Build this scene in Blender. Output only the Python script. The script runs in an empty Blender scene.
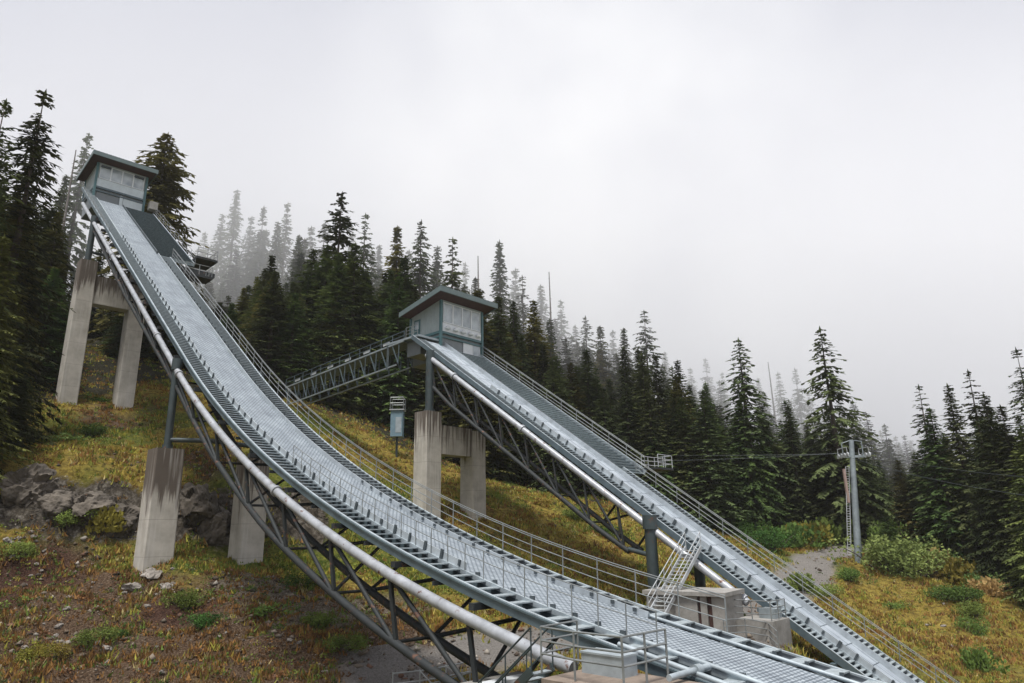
import bpy, math, random
import numpy as np
from mathutils import Vector, noise
random.seed(7); RNG = np.random.default_rng(11)
R = math.radians
scene = bpy.context.scene
COL = scene.collection

# ------------------------------------------------------------------ camera
F_PX, PITCH, ROLL = 690.13, 0.272, -0.017
cp, sp, cr, sr = math.cos(PITCH), math.sin(PITCH), math.cos(ROLL), math.sin(ROLL)
FW = np.array([0, cp, sp]); UP0 = np.array([0, -sp, cp]); RT0 = np.array([1.0, 0, 0])
RT = cr * RT0 + sr * UP0; UP = -sr * RT0 + cr * UP0
cam = bpy.data.cameras.new('camera'); co = bpy.data.objects.new('camera', cam); COL.objects.link(co)
cam.sensor_width = 36; cam.lens = F_PX / 1024 * 36; cam.clip_end = 3000; cam.clip_start = 0.3
from mathutils import Matrix
M = Matrix(((RT[0], UP[0], -FW[0], 0), (RT[1], UP[1], -FW[1], 0), (RT[2], UP[2], -FW[2], 0), (0, 0, 0, 1)))
co.matrix_world = M
scene.camera = co

def sight(x, y, Y):
    """world point seen at photo position (x, y) and standing Y metres away"""
    d = (x - 512) / F_PX * RT + (341.5 - y) / F_PX * UP + FW
    return d * Y / d[1]

# ------------------------------------------------------------------ object helpers
OFF = {}
def tag(o, label=None, cat=None, group=None, kind=None):
    if label: o['label'] = label
    if cat: o['category'] = cat
    if group: o['group'] = group
    if kind: o['kind'] = kind
    return o

def thing(name, loc, label, cat, group=None):
    o = bpy.data.objects.new(name, None); COL.objects.link(o)
    o.location = loc; o.empty_display_size = 0.5
    OFF[o.name] = np.array(loc, float)
    return tag(o, label, cat, group)

class MB:
    """collects faces for one mesh object"""
    def __init__(s): s.v = []; s.f = []; s.uv = {}; s.smooth = False
    def add(s, verts, faces):
        b = len(s.v); s.v.extend([tuple(map(float, q)) for q in verts])
        s.f.extend([tuple(b + i for i in fc) for fc in faces]); return s
    def hexa(s, p):
        return s.add(p, [(0, 3, 2, 1), (4, 5, 6, 7), (0, 1, 5, 4), (1, 2, 6, 5), (2, 3, 7, 6), (3, 0, 4, 7)])
    def box(s, c, sz, ax=None):
        c = np.array(c, float); ax = np.eye(3) if ax is None else ax
        p = []
        for dz in (-.5, .5):
            for dx, dy in ((-.5, -.5), (.5, -.5), (.5, .5), (-.5, .5)):
                p.append(c + ax[0] * dx * sz[0] + ax[1] * dy * sz[1] + ax[2] * dz * sz[2])
        return s.hexa(p)
    def tube(s, pts, r, n=8, cap=True, flat=None):
        pts = [np.array(q, float) for q in pts]; m = len(pts)
        rs = r if isinstance(r, (list, tuple, np.ndarray)) else [r] * m
        rings = []
        for i in range(m):
            t = pts[min(i + 1, m - 1)] - pts[max(i - 1, 0)]; t /= (np.linalg.norm(t) + 1e-9)
            a = np.cross(t, [0, 0, 1.0])
            if np.linalg.norm(a) < 1e-3: a = np.cross(t, [1.0, 0, 0])
            a /= np.linalg.norm(a); b = np.cross(a, t)
            rings.append([pts[i] + rs[i] * (math.cos(2 * math.pi * k / n) * a + math.sin(2 * math.pi * k / n) * b) for k in range(n)])
        vs = [q for rg in rings for q in rg]
        fs = [(i * n + k, i * n + (k + 1) % n, (i + 1) * n + (k + 1) % n, (i + 1) * n + k) for i in range(m - 1) for k in range(n)]
        if cap: fs += [tuple(range(n))[::-1], tuple((m - 1) * n + k for k in range(n))]
        s.smooth = s.smooth or n >= 8
        return s.add(vs, fs)
    def bar(s, a, b, w, h=None):
        """square bar from a to b"""
        a = np.array(a, float); b = np.array(b, float); t = b - a; L = np.linalg.norm(t); t = t / L
        u = np.cross(t, [0, 0, 1.0])
        if np.linalg.norm(u) < 1e-3: u = np.array([1.0, 0, 0])
        u /= np.linalg.norm(u); w2 = np.cross(u, t)
        return s.box((a + b) / 2, (w, L, h or w), np.array([u, t, w2]))
    def build(s, name, mat, parent=None, label=None):
        me = bpy.data.meshes.new(name)
        off = OFF[parent.name] if parent is not None else np.zeros(3)
        v = np.array(s.v) - off
        me.from_pydata(v.tolist(), [], s.f)
        if s.smooth:
            me.polygons.foreach_set('use_smooth', [True] * len(me.polygons))
            try: me.set_sharp_from_angle(angle=R(40))
            except Exception: pass
        if s.uv:
            ul = me.uv_layers.new(name='UVMap')
            for p in me.polygons:
                for li, vi in zip(p.loop_indices, p.vertices): ul.data[li].uv = s.uv.get(vi, (0, 0))
        me.materials.append(mat)
        o = bpy.data.objects.new(name, me); COL.objects.link(o)
        if parent is not None: o.parent = parent
        OFF[o.name] = off
        if label: o['label'] = label
        return o

# ------------------------------------------------------------------ materials
def newmat(name):
    m = bpy.data.materials.new(name); m.use_nodes = True
    nt = m.node_tree; b = nt.nodes['Principled BSDF']; return m, nt, b
def nd(nt, t, **k):
    n = nt.nodes.new(t)
    for a, v in k.items():
        if a in n.inputs.keys(): n.inputs[a].default_value = v
        else: setattr(n, a, v)
    return n
def ramp(nt, fac, stops):
    r = nt.nodes.new('ShaderNodeValToRGB'); e = r.color_ramp.elements
    while len(e) < len(stops): e.new(0.5)
    for el, (p, c) in zip(e, stops): el.position = p; el.color = (*c, 1) if len(c) == 3 else c
    nt.links.new(fac, r.inputs[0]); return r.outputs[0]
def mix(nt, fac, a, b, mode='MIX'):
    m = nt.nodes.new('ShaderNodeMix'); m.data_type = 'RGBA'; m.blend_type = mode
    for sock, v in ((m.inputs['Factor'], fac), (m.inputs['A'], a), (m.inputs['B'], b)):
        if hasattr(v, 'is_linked'): nt.links.new(v, sock)
        elif sock.name == 'Factor': sock.default_value = v
        else: sock.default_value = (*v, 1)
    return m.outputs['Result']
def objco(nt, scale=(1, 1, 1)):
    t = nt.nodes.new('ShaderNodeTexCoord'); mp = nt.nodes.new('ShaderNodeMapping'); mp.inputs['Scale'].default_value = scale
    nt.links.new(t.outputs['Object'], mp.inputs[0]); return mp.outputs[0]
def noi(nt, vec, scale, detail=4, rough=.55):
    n = nd(nt, 'ShaderNodeTexNoise'); n.inputs['Scale'].default_value = scale; n.inputs['Detail'].default_value = detail
    n.inputs['Roughness'].default_value = rough; nt.links.new(vec, n.inputs['Vector']); return n.outputs['Fac']
def bump(nt, b, h, strength=.3, dist=.05):
    n = nd(nt, 'ShaderNodeBump'); n.inputs['Strength'].default_value = strength; n.inputs['Distance'].default_value = dist
    nt.links.new(h, n.inputs['Height']); nt.links.new(n.outputs[0], b.inputs['Normal'])

def steel(name, c, rough=.5, metal=0.25, var=.25, rust=0.0, scale=1.5):
    m, nt, b = newmat(name); v = objco(nt)
    n = noi(nt, v, scale, 6, .65)
    dk = tuple(x * (1 - var) for x in c); lt = tuple(min(1, x * (1 + var)) for x in c)
    colr = ramp(nt, n, [(.3, dk), (.7, lt)])
    if rust:
        n2 = noi(nt, v, 2.2, 8, .7)
        f = ramp(nt, n2, [(.62 - rust * .06, (0, 0, 0)), (.68 - rust * .05, (1, 1, 1))])
        colr = mix(nt, f, colr, (.11, .05, .03))
    nt.links.new(colr, b.inputs['Base Color']); b.inputs['Roughness'].default_value = rough; b.inputs['Metallic'].default_value = metal
    n3 = noi(nt, v, 12, 3); rr = nd(nt, 'ShaderNodeMapRange'); nt.links.new(n3, rr.inputs[0])
    rr.inputs['To Min'].default_value = rough - .1; rr.inputs['To Max'].default_value = rough + .15
    nt.links.new(rr.outputs[0], b.inputs['Roughness'])
    return m
M_GALV = steel('galvanised_steel', (.26, .30, .32), .45, .3)
M_GALVL = steel('galvanised_light', (.36, .41, .44), .42, .3)
M_BEAM = steel('painted_beam', (.085, .118, .135), .5, .1)
M_DARK = steel('dark_steel', (.014, .018, .020), .7, 0, .4, .7)
M_COLUMN = steel('column_steel', (.038, .054, .058), .5, .1, .25, .3)
M_TUBE = steel('weathered_tube', (.32, .335, .36), .36, .1, .28, .6)
M_POST = steel('dark_post', (.06, .075, .085), .55, .1)
M_RAIL = steel('rail_steel', (.22, .235, .235), .45, .4)
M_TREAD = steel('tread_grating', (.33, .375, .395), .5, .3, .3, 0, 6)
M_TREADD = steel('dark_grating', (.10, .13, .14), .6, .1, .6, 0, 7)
M_GAP_SHADE = steel('gap_shade', (.03, .036, .04), .7, .0)  # near-black that paints shade into the gaps between stair treads
M_ALU = steel('aluminium', (.50, .52, .53), .4, .4)
M_WALL = steel('cabin_cladding', (.30, .345, .345), .55, 0, .08)
M_WALLB = steel('pale_panel', (.50, .56, .585), .5, 0, .10)
M_TRIM = steel('teal_trim', (.055, .125, .135), .45, 0, .15)
M_SOFF = steel('brown_soffit', (.05, .021, .017), .6, 0, .25)
M_ROOF = steel('roof_sheet', (.115, .155, .155), .45, .1, .12)
M_SHUT = steel('shutter', (.17, .19, .20), .5, .1, .1)
M_PAD = steel('brown_pad', (.19, .15, .12), .9, 0, .3, 0, 2)
M_SHIELD = steel('faded_red_panel', (.33, .24, .21), .6, 0, .15)
M_STEPS = steel('start_grating', (.26, .305, .325), .6, .1, .5, 0, 7)
M_WHITE = steel('white_panel', (.62, .65, .67), .5, 0, .1)
M_BOXB = steel('blue_box', (.16, .25, .31), .5, 0, .2)
def glassmat():
    m, nt, b = newmat('window_glass'); v = objco(nt)
    n = noi(nt, v, .8, 3); nt.links.new(ramp(nt, n, [(.35, (.26, .30, .33)), (.65, (.46, .51, .54))]), b.inputs['Base Color'])  # pale tones stand in for sky reflected in the panes
    b.inputs['Roughness'].default_value = .12; b.inputs['Specular IOR Level'].default_value = .9; return m
M_GLASS = glassmat()

def concretemat(name='concrete', stain=.5, zt=None):
    m, nt, b = newmat(name)
    v = objco(nt); base = ramp(nt, noi(nt, v, .9, 7, .6), [(.3, (.34, .315, .275)), (.7, (.52, .49, .435))])
    vs = objco(nt, (2.6, 2.6, .10)); st = noi(nt, vs, 1.0, 5, .65)
    # streaks that run down from the head of the pier (z = 0 at the head)
    tc = nt.nodes.new('ShaderNodeTexCoord'); sx = nt.nodes.new('ShaderNodeSeparateXYZ'); nt.links.new(tc.outputs['Object'], sx.inputs[0])
    mr = nd(nt, 'ShaderNodeMapRange'); nt.links.new(sx.outputs['Z'], mr.inputs[0])
    mr.inputs['From Min'].default_value = -(zt or 6.0); mr.inputs['From Max'].default_value = 0; mr.inputs['To Min'].default_value = -.22; mr.inputs['To Max'].default_value = .20 * (stain / .5)
    ad = nd(nt, 'ShaderNodeMath', operation='ADD'); nt.links.new(st, ad.inputs[0]); nt.links.new(mr.outputs[0], ad.inputs[1])
    f = ramp(nt, ad.outputs[0], [(.50, (0, 0, 0)), (.60, (.9, .9, .9))])
    c2 = mix(nt, f, base, (.075, .055, .042))
    pale = ramp(nt, noi(nt, vs, 2.1, 4, .6), [(.52, (0, 0, 0)), (.68, (.45, .45, .45))])
    c2 = mix(nt, pale, c2, (.55, .53, .50))
    # formwork joints
    wv = nd(nt, 'ShaderNodeMath', operation='FRACT'); dv = nd(nt, 'ShaderNodeMath', operation='DIVIDE'); nt.links.new(sx.outputs['Z'], dv.inputs[0]); dv.inputs[1].default_value = 2.44
    nt.links.new(dv.outputs[0], wv.inputs[0]); lt = nd(nt, 'ShaderNodeMath', operation='LESS_THAN'); nt.links.new(wv.outputs[0], lt.inputs[0]); lt.inputs[1].default_value = .014
    ml = nd(nt, 'ShaderNodeMath', operation='MULTIPLY'); nt.links.new(lt.outputs[0], ml.inputs[0]); ml.inputs[1].default_value = .45
    c2 = mix(nt, ml.outputs[0], c2, (.12, .105, .09))
    nt.links.new(c2, b.inputs['Base Color']); b.inputs['Roughness'].default_value = .85
    bump(nt, b, noi(nt, v, 5, 6), .25, .03); return m
M_CONC = concretemat('pier_concrete', .38, 7)
M_CONC_D = concretemat('stained_pier_concrete', 1.15, 5.5)
def plainconc():
    m, nt, b = newmat('plain_concrete'); v = objco(nt); n = noi(nt, v, 1.1, 8, .65); n2 = noi(nt, v, 6, 6, .7)
    c = mix(nt, ramp(nt, n2, [(.55, (0, 0, 0)), (.75, (.5, .5, .5))]), ramp(nt, n, [(.3, (.18, .17, .155)), (.7, (.33, .32, .30))]), (.14, .12, .10))
    nt.links.new(c, b.inputs['Base Color']); b.inputs['Roughness'].default_value = .9; bump(nt, b, n2, .3, .03); return m
M_CONC_L = plainconc()

def trackmat(name, bw, bh, c1, c2, mort, msize=.02):
    m, nt, b = newmat(name)
    uv = nt.nodes.new('ShaderNodeUVMap'); br = nt.nodes.new('ShaderNodeTexBrick'); nt.links.new(uv.outputs[0], br.inputs['Vector'])
    br.inputs['Scale'].default_value = 1; br.inputs['Brick Width'].default_value = bw; br.inputs['Row Height'].default_value = bh
    br.inputs['Mortar Size'].default_value = msize; br.inputs['Mortar Smooth'].default_value = .2; br.offset = .5
    for k, v in (('Color1', c1), ('Color2', c2), ('Mortar', mort)): br.inputs[k].default_value = (*v, 1)
    n = noi(nt, uv.outputs[0], .55, 6, .65)
    mp = nt.nodes.new('ShaderNodeMapping'); mp.inputs['Scale'].default_value = (6, .25, 1); nt.links.new(uv.outputs[0], mp.inputs[0])
    n2 = noi(nt, mp.outputs[0], 1, 5)
    c = mix(nt, ramp(nt, n, [(.35, (.72, .72, .72)), (.68, (1, 1, 1))]), (0, 0, 0), br.outputs['Color'])
    c = mix(nt, 1.0, br.outputs['Color'], ramp(nt, n, [(.35, (.78, .78, .80)), (.65, (1.1, 1.1, 1.1))]), 'MULTIPLY')
    c = mix(nt, 1.0, c, ramp(nt, n2, [(.35, (.82, .83, .85)), (.6, (1.05, 1.05, 1.05))]), 'MULTIPLY')
    nt.links.new(c, b.inputs['Base Color']); b.inputs['Roughness'].default_value = .62; b.inputs['Metallic'].default_value = .0; b.inputs['Specular IOR Level'].default_value = .3
    bump(nt, b, br.outputs['Fac'], .5, -.03); return m
M_TRACK = trackmat('track_mat', .22, .16, (.37, .41, .44), (.31, .35, .38), (.13, .155, .175), .035)
M_TRACKB = trackmat('track_panel', .85, 1.7, (.38, .42, .455), (.31, .35, .385), (.08, .10, .115), .035)
M_BOARD = steel('side_board', (.38, .42, .45), .5, .1, .22)

# ------------------------------------------------------------------ jump frames
def profile(Rad, L0, L1, n=240):
    g0, g1 = R(11), R(35)
    a = np.linspace(g0, g1, n); s = Rad * (np.sin(a) - math.sin(g0)); z = Rad * (math.cos(g0) - np.cos(a))
    t = np.linspace(-L0, 0, 60, endpoint=False); u = np.linspace(0, L1, n)[1:]
    S = np.concatenate([t * math.cos(g0), s, s[-1] + u * math.cos(g1)]); Z = np.concatenate([t * math.sin(g0), z, z[-1] + u * math.sin(g1)])
    return S, Z, np.concatenate([t * 0 + g0, a, u * 0 + g1])
class Jump:
    def __init__(s, P, az, Rad):
        s.P = np.array(P); s.d = np.array([-math.sin(az), math.cos(az), 0]); s.r = np.array([math.cos(az), math.sin(az), 0])
        s.S, s.Z, s.A = profile(Rad, 30, 110); s.arc = np.concatenate([[0], np.cumsum(np.hypot(np.diff(s.S), np.diff(s.Z)))])
        s.ax = np.array([s.r, s.d, [0, 0, 1.0]])
    def z(s, q): return float(np.interp(q, s.S, s.Z))
    def ang(s, q): return float(np.interp(q, s.S, s.A))
    def al(s, q): return float(np.interp(q, s.S, s.arc))
    def s_of(s, a): return float(np.interp(a, s.arc, s.S))
    def pt(s, q, lat, dn=0, dz=0):
        """point at run q, sideways lat, dn metres off the slope, dz metres plumb"""
        a = s.ang(q)
        return s.P + s.d * (q - dn * math.sin(a)) + s.r * lat + np.array([0, 0, s.z(q) + dn * math.cos(a) + dz])
    def at(s, q, lat, z): return s.P + s.d * q + s.r * lat + np.array([0, 0, z])
    def stations(s, a, b, step=.9):
        A, B = s.al(a), s.al(b); n = max(2, int((B - A) / step) + 1); return [s.s_of(x) for x in np.linspace(A, B, n)]
    def sweep(s, mb, a, b, sec, step=.9, uv=False):
        st = s.stations(a, b, step); m = len(sec); base = len(mb.v)
        for q in st:
            for lat, dn in sec:
                if uv: mb.uv[len(mb.v)] = (lat, s.al(q))
                mb.v.append(tuple(s.pt(q, lat, dn)))
        for i in range(len(st) - 1):
            for k in range(m): mb.f.append((base + i * m + k, base + i * m + (k + 1) % m, base + (i + 1) * m + (k + 1) % m, base + (i + 1) * m + k))
        e = base + (len(st) - 1) * m
        mb.f.append(tuple(base + k for k in range(m))[::-1]); mb.f.append(tuple(e + k for k in range(m)))
        return mb
    def rect(s, mb, a, b, l0, l1, d0, d1, step=.9, uv=False): return s.sweep(mb, a, b, [(l0, d0), (l1, d0), (l1, d1), (l0, d1)], step, uv)
    def pipe(s, mb, a, b, lat, dn, r, n=8, step=.9, dz=0): return mb.tube([s.pt(q, lat, dn, dz) for q in s.stations(a, b, step)], r, n)
    def treads(s, mb, a, b, l0, l1, rise=.2, depth=.27, th=.045):
        z0, z1 = s.z(a), s.z(b); n = int((z1 - z0) / rise)
        for i in range(n):
            zz = z0 + (i + .5) * rise; q = float(np.interp(zz, s.Z, s.S)); run = rise / math.tan(s.ang(q))
            dp = max(depth * .9, min(.55, run * .62))
            mb.box(s.at(q, (l0 + l1) / 2, zz - .02), (l1 - l0, dp, th), s.ax)
        return mb
JA = Jump((2.3132, 22.5963, -3.0874), .77831, 98.98)
JB = Jump((45.9727, 18.4289, -23.7462), .83376, 88.0)

# ------------------------------------------------------------------ terrain
CT = []
def cpx(x, y, Y): CT.append(tuple(sight(x, y, Y)))
for q in [(20, 675, 36), (130, 640, 40), (250, 675, 38), (330, 640, 43), (420, 655, 42), (470, 675, 38), (100, 600, 44), (20, 600, 43), (250, 600, 46), (330, 590, 50),
          (155, 561, 49.6), (245, 558, 54.2), (190, 560, 51.5), (10, 560, 48), (60, 545, 51), (120, 549, 52.5), (210, 549, 55.3), (320, 548, 58),
          (25, 468, 53.3), (100, 478, 55.2), (200, 487, 57.8), (300, 492, 60.3),
          (130, 462, 60), (200, 450, 66), (67, 399, 73.6), (121, 408, 77.2), (10, 430, 66), (380, 480, 75), (428, 522, 66.8), (473, 517, 71.2), (500, 532, 70), (550, 500, 82), (620, 545, 72), (600, 570, 63),
          (690, 560, 76), (640, 600, 55), (760, 545, 92), (820, 550, 92), (858, 561, 85), (800, 575, 78), (940, 600, 73), (1015, 603, 73), (890, 600, 76), (935, 640, 65), (970, 672, 58), (1020, 640, 65), (900, 625, 70),
          (785, 643, 45), (740, 632, 46), (690, 640, 43), (560, 640, 42),
          (340, 400, 106), (420, 440, 100), (500, 482, 98), (620, 500, 100), (700, 514, 104), (880, 540, 100), (960, 556, 92)]: cpx(*q)
CT += [(-70, 170, 48), (-30, 140, 28), (20, 180, 22), (75, 200, 12), (110, 200, 0), (-110, 200, 66), (0, 260, 26), (100, 300, 6), (150, 150, -6), (170, 80, -12), (200, 300, -10), (-200, 300, 80), (-60, 260, 40), (-140, 160, 60),
       (-110, 110, 42), (-200, 100, 70), (-60, 24, -7), (-90, 60, 22), (60, 22, -13), (40, -20, -15), (-40, -20, -11), (0, 0, -5.5), (13, 12, -9), (4.5, 21, -4.9), (1, 23.2, -5.3), (-10, 20, -8.5), (-25, 15, -9.5), (25, 35, -8),
       (-28, 86, 15.5), (120, 20, -16), (-120, 0, 0), (30, 42, -12), (27, 46, -11.2), (22, 40, -11.2), (33, 50, -10.8), (20, 46, -9.0), (300, 0, -20), (-300, 0, 60), (0, -200, -30), (0, 400, 10), (300, 400, -20), (-300, 400, 60)]
CT = np.array(CT)
def tps(r2): return np.where(r2 > 1e-9, r2 * np.log(np.maximum(r2, 1e-9)), 0) * .5
_S = 50.0
_X = CT[:, :2] / _S; _n = len(CT)
_K = tps(((_X[:, None] - _X[None]) ** 2).sum(2)) + np.eye(_n) * 2e-4
_Pm = np.hstack([np.ones((_n, 1)), _X]); _A = np.block([[_K, _Pm], [_Pm.T, np.zeros((3, 3))]])
_w = np.linalg.solve(_A, np.concatenate([CT[:, 2], np.zeros(3)]))
def gz0(x, y):
    q = np.stack([np.ravel(x), np.ravel(y)], 1) / _S
    out = np.empty(len(q))
    for i in range(0, len(q), 20000):
        c = q[i:i + 20000]; k = tps(((c[:, None] - _X[None]) ** 2).sum(2))
        out[i:i + 20000] = k @ _w[:_n] + _w[_n] + c @ _w[_n + 1:]
    return out.reshape(np.shape(x))
def gz(x, y): return float(gz0(np.array([x]), np.array([y]))[0])

def sstep(a, b, x): t = np.clip((x - a) / (b - a), 0, 1); return t * t * (3 - 2 * t)
def blob(x, y, cx, cy, rx, ry, rot=0):
    c, s_ = math.cos(rot), math.sin(rot); dx, dy = x - cx, y - cy
    u, v = (c * dx + s_ * dy) / rx, (-s_ * dx + c * dy) / ry; return np.exp(-(u * u + v * v))
def polydist(x, y, pts):
    d = np.full(np.shape(x), 1e9)
    for (ax, ay), (bx, by) in zip(pts[:-1], pts[1:]):
        L = (bx - ax) ** 2 + (by - ay) ** 2; t = np.clip(((x - ax) * (bx - ax) + (y - ay) * (by - ay)) / L, 0, 1)
        d = np.minimum(d, np.hypot(x - ax - t * (bx - ax), y - ay - t * (by - ay)))
    return d
ROAD = [tuple(sight(*q)[:2]) for q in [(735, 640, 45), (750, 600, 57), (790, 575, 74), (822, 556, 88), (845, 548, 93), (900, 538, 108)]]
YARD = [tuple(sight(*q)[:2]) for q in [(395, 668, 40), (470, 655, 42), (560, 640, 42), (690, 636, 43), (760, 630, 47)]]
CLIFF = [tuple(sight(*q)[:2]) for q in [(5, 500, 51), (60, 505, 52.5), (115, 512, 54), (205, 518, 56.5), (310, 520, 59.2)]]
def vnoise(x, y, sc, seed=0, oct=4):
    f = np.vectorize(lambda a, b: noise.fractal(Vector((a * sc + seed, b * sc, seed * 1.7)), 1.0, 2.1, oct)); return f(x, y)
def masks(x, y):
    nz = vnoise(x, y, .22, 3.1, 4); nz2 = vnoise(x, y, .07, 9.2, 3)
    road = 1 - sstep(1.5, 3.2, polydist(x, y, ROAD) + nz * .8)
    yard = 1 - sstep(2.2, 4.5, polydist(x, y, YARD) + nz * 1.6)
    grav = np.maximum(road, yard)
    dirt = np.clip(blob(x, y, -20, 40, 13, 8, .3) * 1.25 + blob(x, y, -31, 44, 6, 7) * 1.3 + blob(x, y, -13, 45, 5, 4.5) * 1.1 + blob(x, y, -44, 74, 6, 5) * .8 + blob(x, y, -31, 62, 7, 5) * .8 + blob(x, y, 33, 76, 4, 4) * .5 + blob(x, y, -8, 40, 5, 5) * .6, 0, 1.3)
    dirt = sstep(.32, .75, dirt + nz * .55)
    pale = sstep(.35, .8, blob(x, y, -12, 46.5, 5.5, 3.5, .4) * 1.1 + blob(x, y, -17, 49, 3.5, 1.8, .5) * 1.0 + blob(x, y, -23, 40, 3, 2) * .7 + nz * .5)
    green = sstep(-.15, .35, nz2 + nz * .5 + blob(x, y, -26, 62, 8, 3.5, .7) * .7 + blob(x, y, -12, 62, 9, 4, .7) * .6 + blob(x, y, -24, 53, 4, 1.5, .6) * .5 + blob(x, y, 36, 85, 14, 5) * .8 + blob(x, y, -20, 70, 14, 8) * .35 - .1 - blob(x, y, 40, 64, 18, 13) * .55 - blob(x, y, 2, 72, 12, 10) * .2)
    red = sstep(.3, .7, blob(x, y, -33, 46, 5, 5) * 1.1 + blob(x, y, -20, 44.5, 3, 1.8, .5) * .9 + nz * .4)
    forest = sstep(0, 5, forest_edge(x, y) + nz * 4)
    return grav, dirt, pale, green, red, forest
EDGE = np.array([(-300, 40), (-60, 48), (-50, 62), (-47, 84), (-30, 90), (-15, 86), (0, 86), (12, 90), (25, 95), (38, 99), (48, 97), (56, 90), (60, 80), (62, 71), (75, 60), (120, 40), (300, 20)])
def forest_edge(x, y): return y - np.interp(x, EDGE[:, 0], EDGE[:, 1])

def ground():
    def axis(lo, hi, fine_lo, fine_hi, st):
        a = list(np.arange(fine_lo, fine_hi, st)); s_ = st; q = fine_lo
        while q > lo: s_ *= 1.18; q -= s_; a.insert(0, q)
        s_ = st; q = a[-1]
        while q < hi: s_ *= 1.18; q += s_; a.append(q)
        return np.array(a)
    xs = axis(-700, 700, -56, 66, .38); ys = axis(-250, 800, 18, 104, .36)
    X, Y = np.meshgrid(xs, ys); Z = gz0(X, Y)
    n1 = vnoise(X, Y, .12, 2.3, 5); n2 = vnoise(X, Y, .9, 5.1, 3)
    Z = Z + n1 * .45 + n2 * .10
    cd = polydist(X, Y, CLIFF); cw = np.exp(-(cd / 2.2) ** 2)
    g, d, p, gr, rd, fo = masks(X, Y)
    Z = Z + cw * vnoise(X, Y, .55, 8.8, 5) * 1.3 + d * (vnoise(X, Y, .45, 1.4, 5) * .5 - np.abs(vnoise(X, Y, .22, 7.4, 3)) * .8) + p * vnoise(X, Y, 1.1, 2.4, 3) * .25
    # keep clear of the concrete pads
    V = np.stack([X, Y, Z], -1).reshape(-1, 3); ny, nx = X.shape
    i = np.arange(ny * nx).reshape(ny, nx); Fq = np.stack([i[:-1, :-1], i[:-1, 1:], i[1:, 1:], i[1:, :-1]], -1).reshape(-1, 4)
    me = bpy.data.meshes.new('ground'); me.from_pydata(V.tolist(), [], Fq.tolist())
    me.polygons.foreach_set('use_smooth', [True] * len(me.polygons))
    rock = np.clip(1.15 * np.exp(-(cd / 1.8) ** 2), 0, 1)
    for nm, arr in (('m1', np.stack([g, d, p, rock], -1)), ('m2', np.stack([gr, rd, fo, np.ones_like(g)], -1))):
        at = me.color_attributes.new(nm, 'FLOAT_COLOR', 'POINT'); at.data.foreach_set('color', np.clip(arr, 0, 1).reshape(-1).astype(np.float32))
    o = bpy.data.objects.new('ground', me); COL.objects.link(o); o['kind'] = 'structure'
    m, nt, b = newmat('ground_cover'); v = objco(nt)
    a1 = nt.nodes.new('ShaderNodeAttribute'); a1.attribute_name = 'm1'; a2 = nt.nodes.new('ShaderNodeAttribute'); a2.attribute_name = 'm2'
    s1 = nt.nodes.new('ShaderNodeSeparateColor'); s2 = nt.nodes.new('ShaderNodeSeparateColor'); nt.links.new(a1.outputs['Color'], s1.inputs[0]); nt.links.new(a2.outputs['Color'], s2.inputs[0])
    nA, nB, nC = noi(nt, v, .5, 7, .65), noi(nt, v, 2.4, 7, .7), noi(nt, v, 9, 5, .7)
    grass = ramp(nt, nB, [(.30, (.06, .042, .016)), (.45, (.19, .135, .03)), (.58, (.34, .26, .055)), (.70, (.25, .125, .04))])
    grn = ramp(nt, nB, [(.3, (.03, .04, .01)), (.5, (.12, .14, .025)), (.68, (.26, .24, .05))])
    dirt = ramp(nt, nC, [(.3, (.035, .022, .013)), (.45, (.085, .052, .032)), (.57, (.165, .11, .07)), (.66, (.28, .22, .16)), (.72, (.52, .48, .42))])
    red = ramp(nt, nC, [(.3, (.035, .019, .014)), (.55, (.10, .052, .036)), (.7, (.20, .13, .095)), (.75, (.36, .29, .24))])
    pale = ramp(nt, nC, [(.3, (.055, .043, .030)), (.46, (.16, .130, .095)), (.6, (.27, .23, .175)), (.72, (.46, .43, .37))])
    grv = ramp(nt, nC, [(.3, (.17, .155, .14)), (.6, (.30, .28, .26)), (.75, (.42, .40, .38))])
    vor = nd(nt, 'ShaderNodeTexVoronoi', feature='DISTANCE_TO_EDGE'); vor.inputs['Scale'].default_value = .42; 
    wv = nd(nt, 'ShaderNodeVectorMath', operation='ADD'); nt.links.new(v, wv.inputs[0])
    nn = nd(nt, 'ShaderNodeTexNoise'); nn.inputs['Scale'].default_value = .8; nn.inputs['Detail'].default_value = 9; nn.inputs['Roughness'].default_value = .7; nt.links.new(v, nn.inputs['Vector']); nt.links.new(nn.outputs['Color'], wv.inputs[1]); nt.links.new(wv.outputs[0], vor.inputs['Vector'])
    rk = mix(nt, ramp(nt, vor.outputs['Distance'], [(.0, (.8, .8, .8)), (.05, (0, 0, 0))]), ramp(nt, nB, [(.3, (.026, .021, .016)), (.5, (.095, .08, .062)), (.62, (.20, .178, .148)), (.75, (.34, .315, .275))]), (.016, .014, .012))
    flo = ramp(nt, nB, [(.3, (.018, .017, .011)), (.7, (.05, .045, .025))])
    c = mix(nt, s2.outputs[0], grass, grn)
    c = mix(nt, s1.outputs[1], c, dirt)
    c = mix(nt, s2.outputs[1], c, mix(nt, s1.outputs[1], c, red))
    c = mix(nt, s1.outputs[2], c, pale)
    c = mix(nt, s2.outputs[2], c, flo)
    c = mix(nt, s1.outputs[0], c, grv)
    mm = nd(nt, 'ShaderNodeMath', operation='ADD'); nt.links.new(a1.outputs['Alpha'], mm.inputs[0])
    sb = nd(nt, 'ShaderNodeMath', operation='SUBTRACT'); nt.links.new(nB, sb.inputs[0]); sb.inputs[1].default_value = .5; nt.links.new(sb.outputs[0], mm.inputs[1])
    c = mix(nt, ramp(nt, mm.outputs[0], [(.42, (0, 0, 0)), (.62, (1, 1, 1))]), c, rk)
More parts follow.
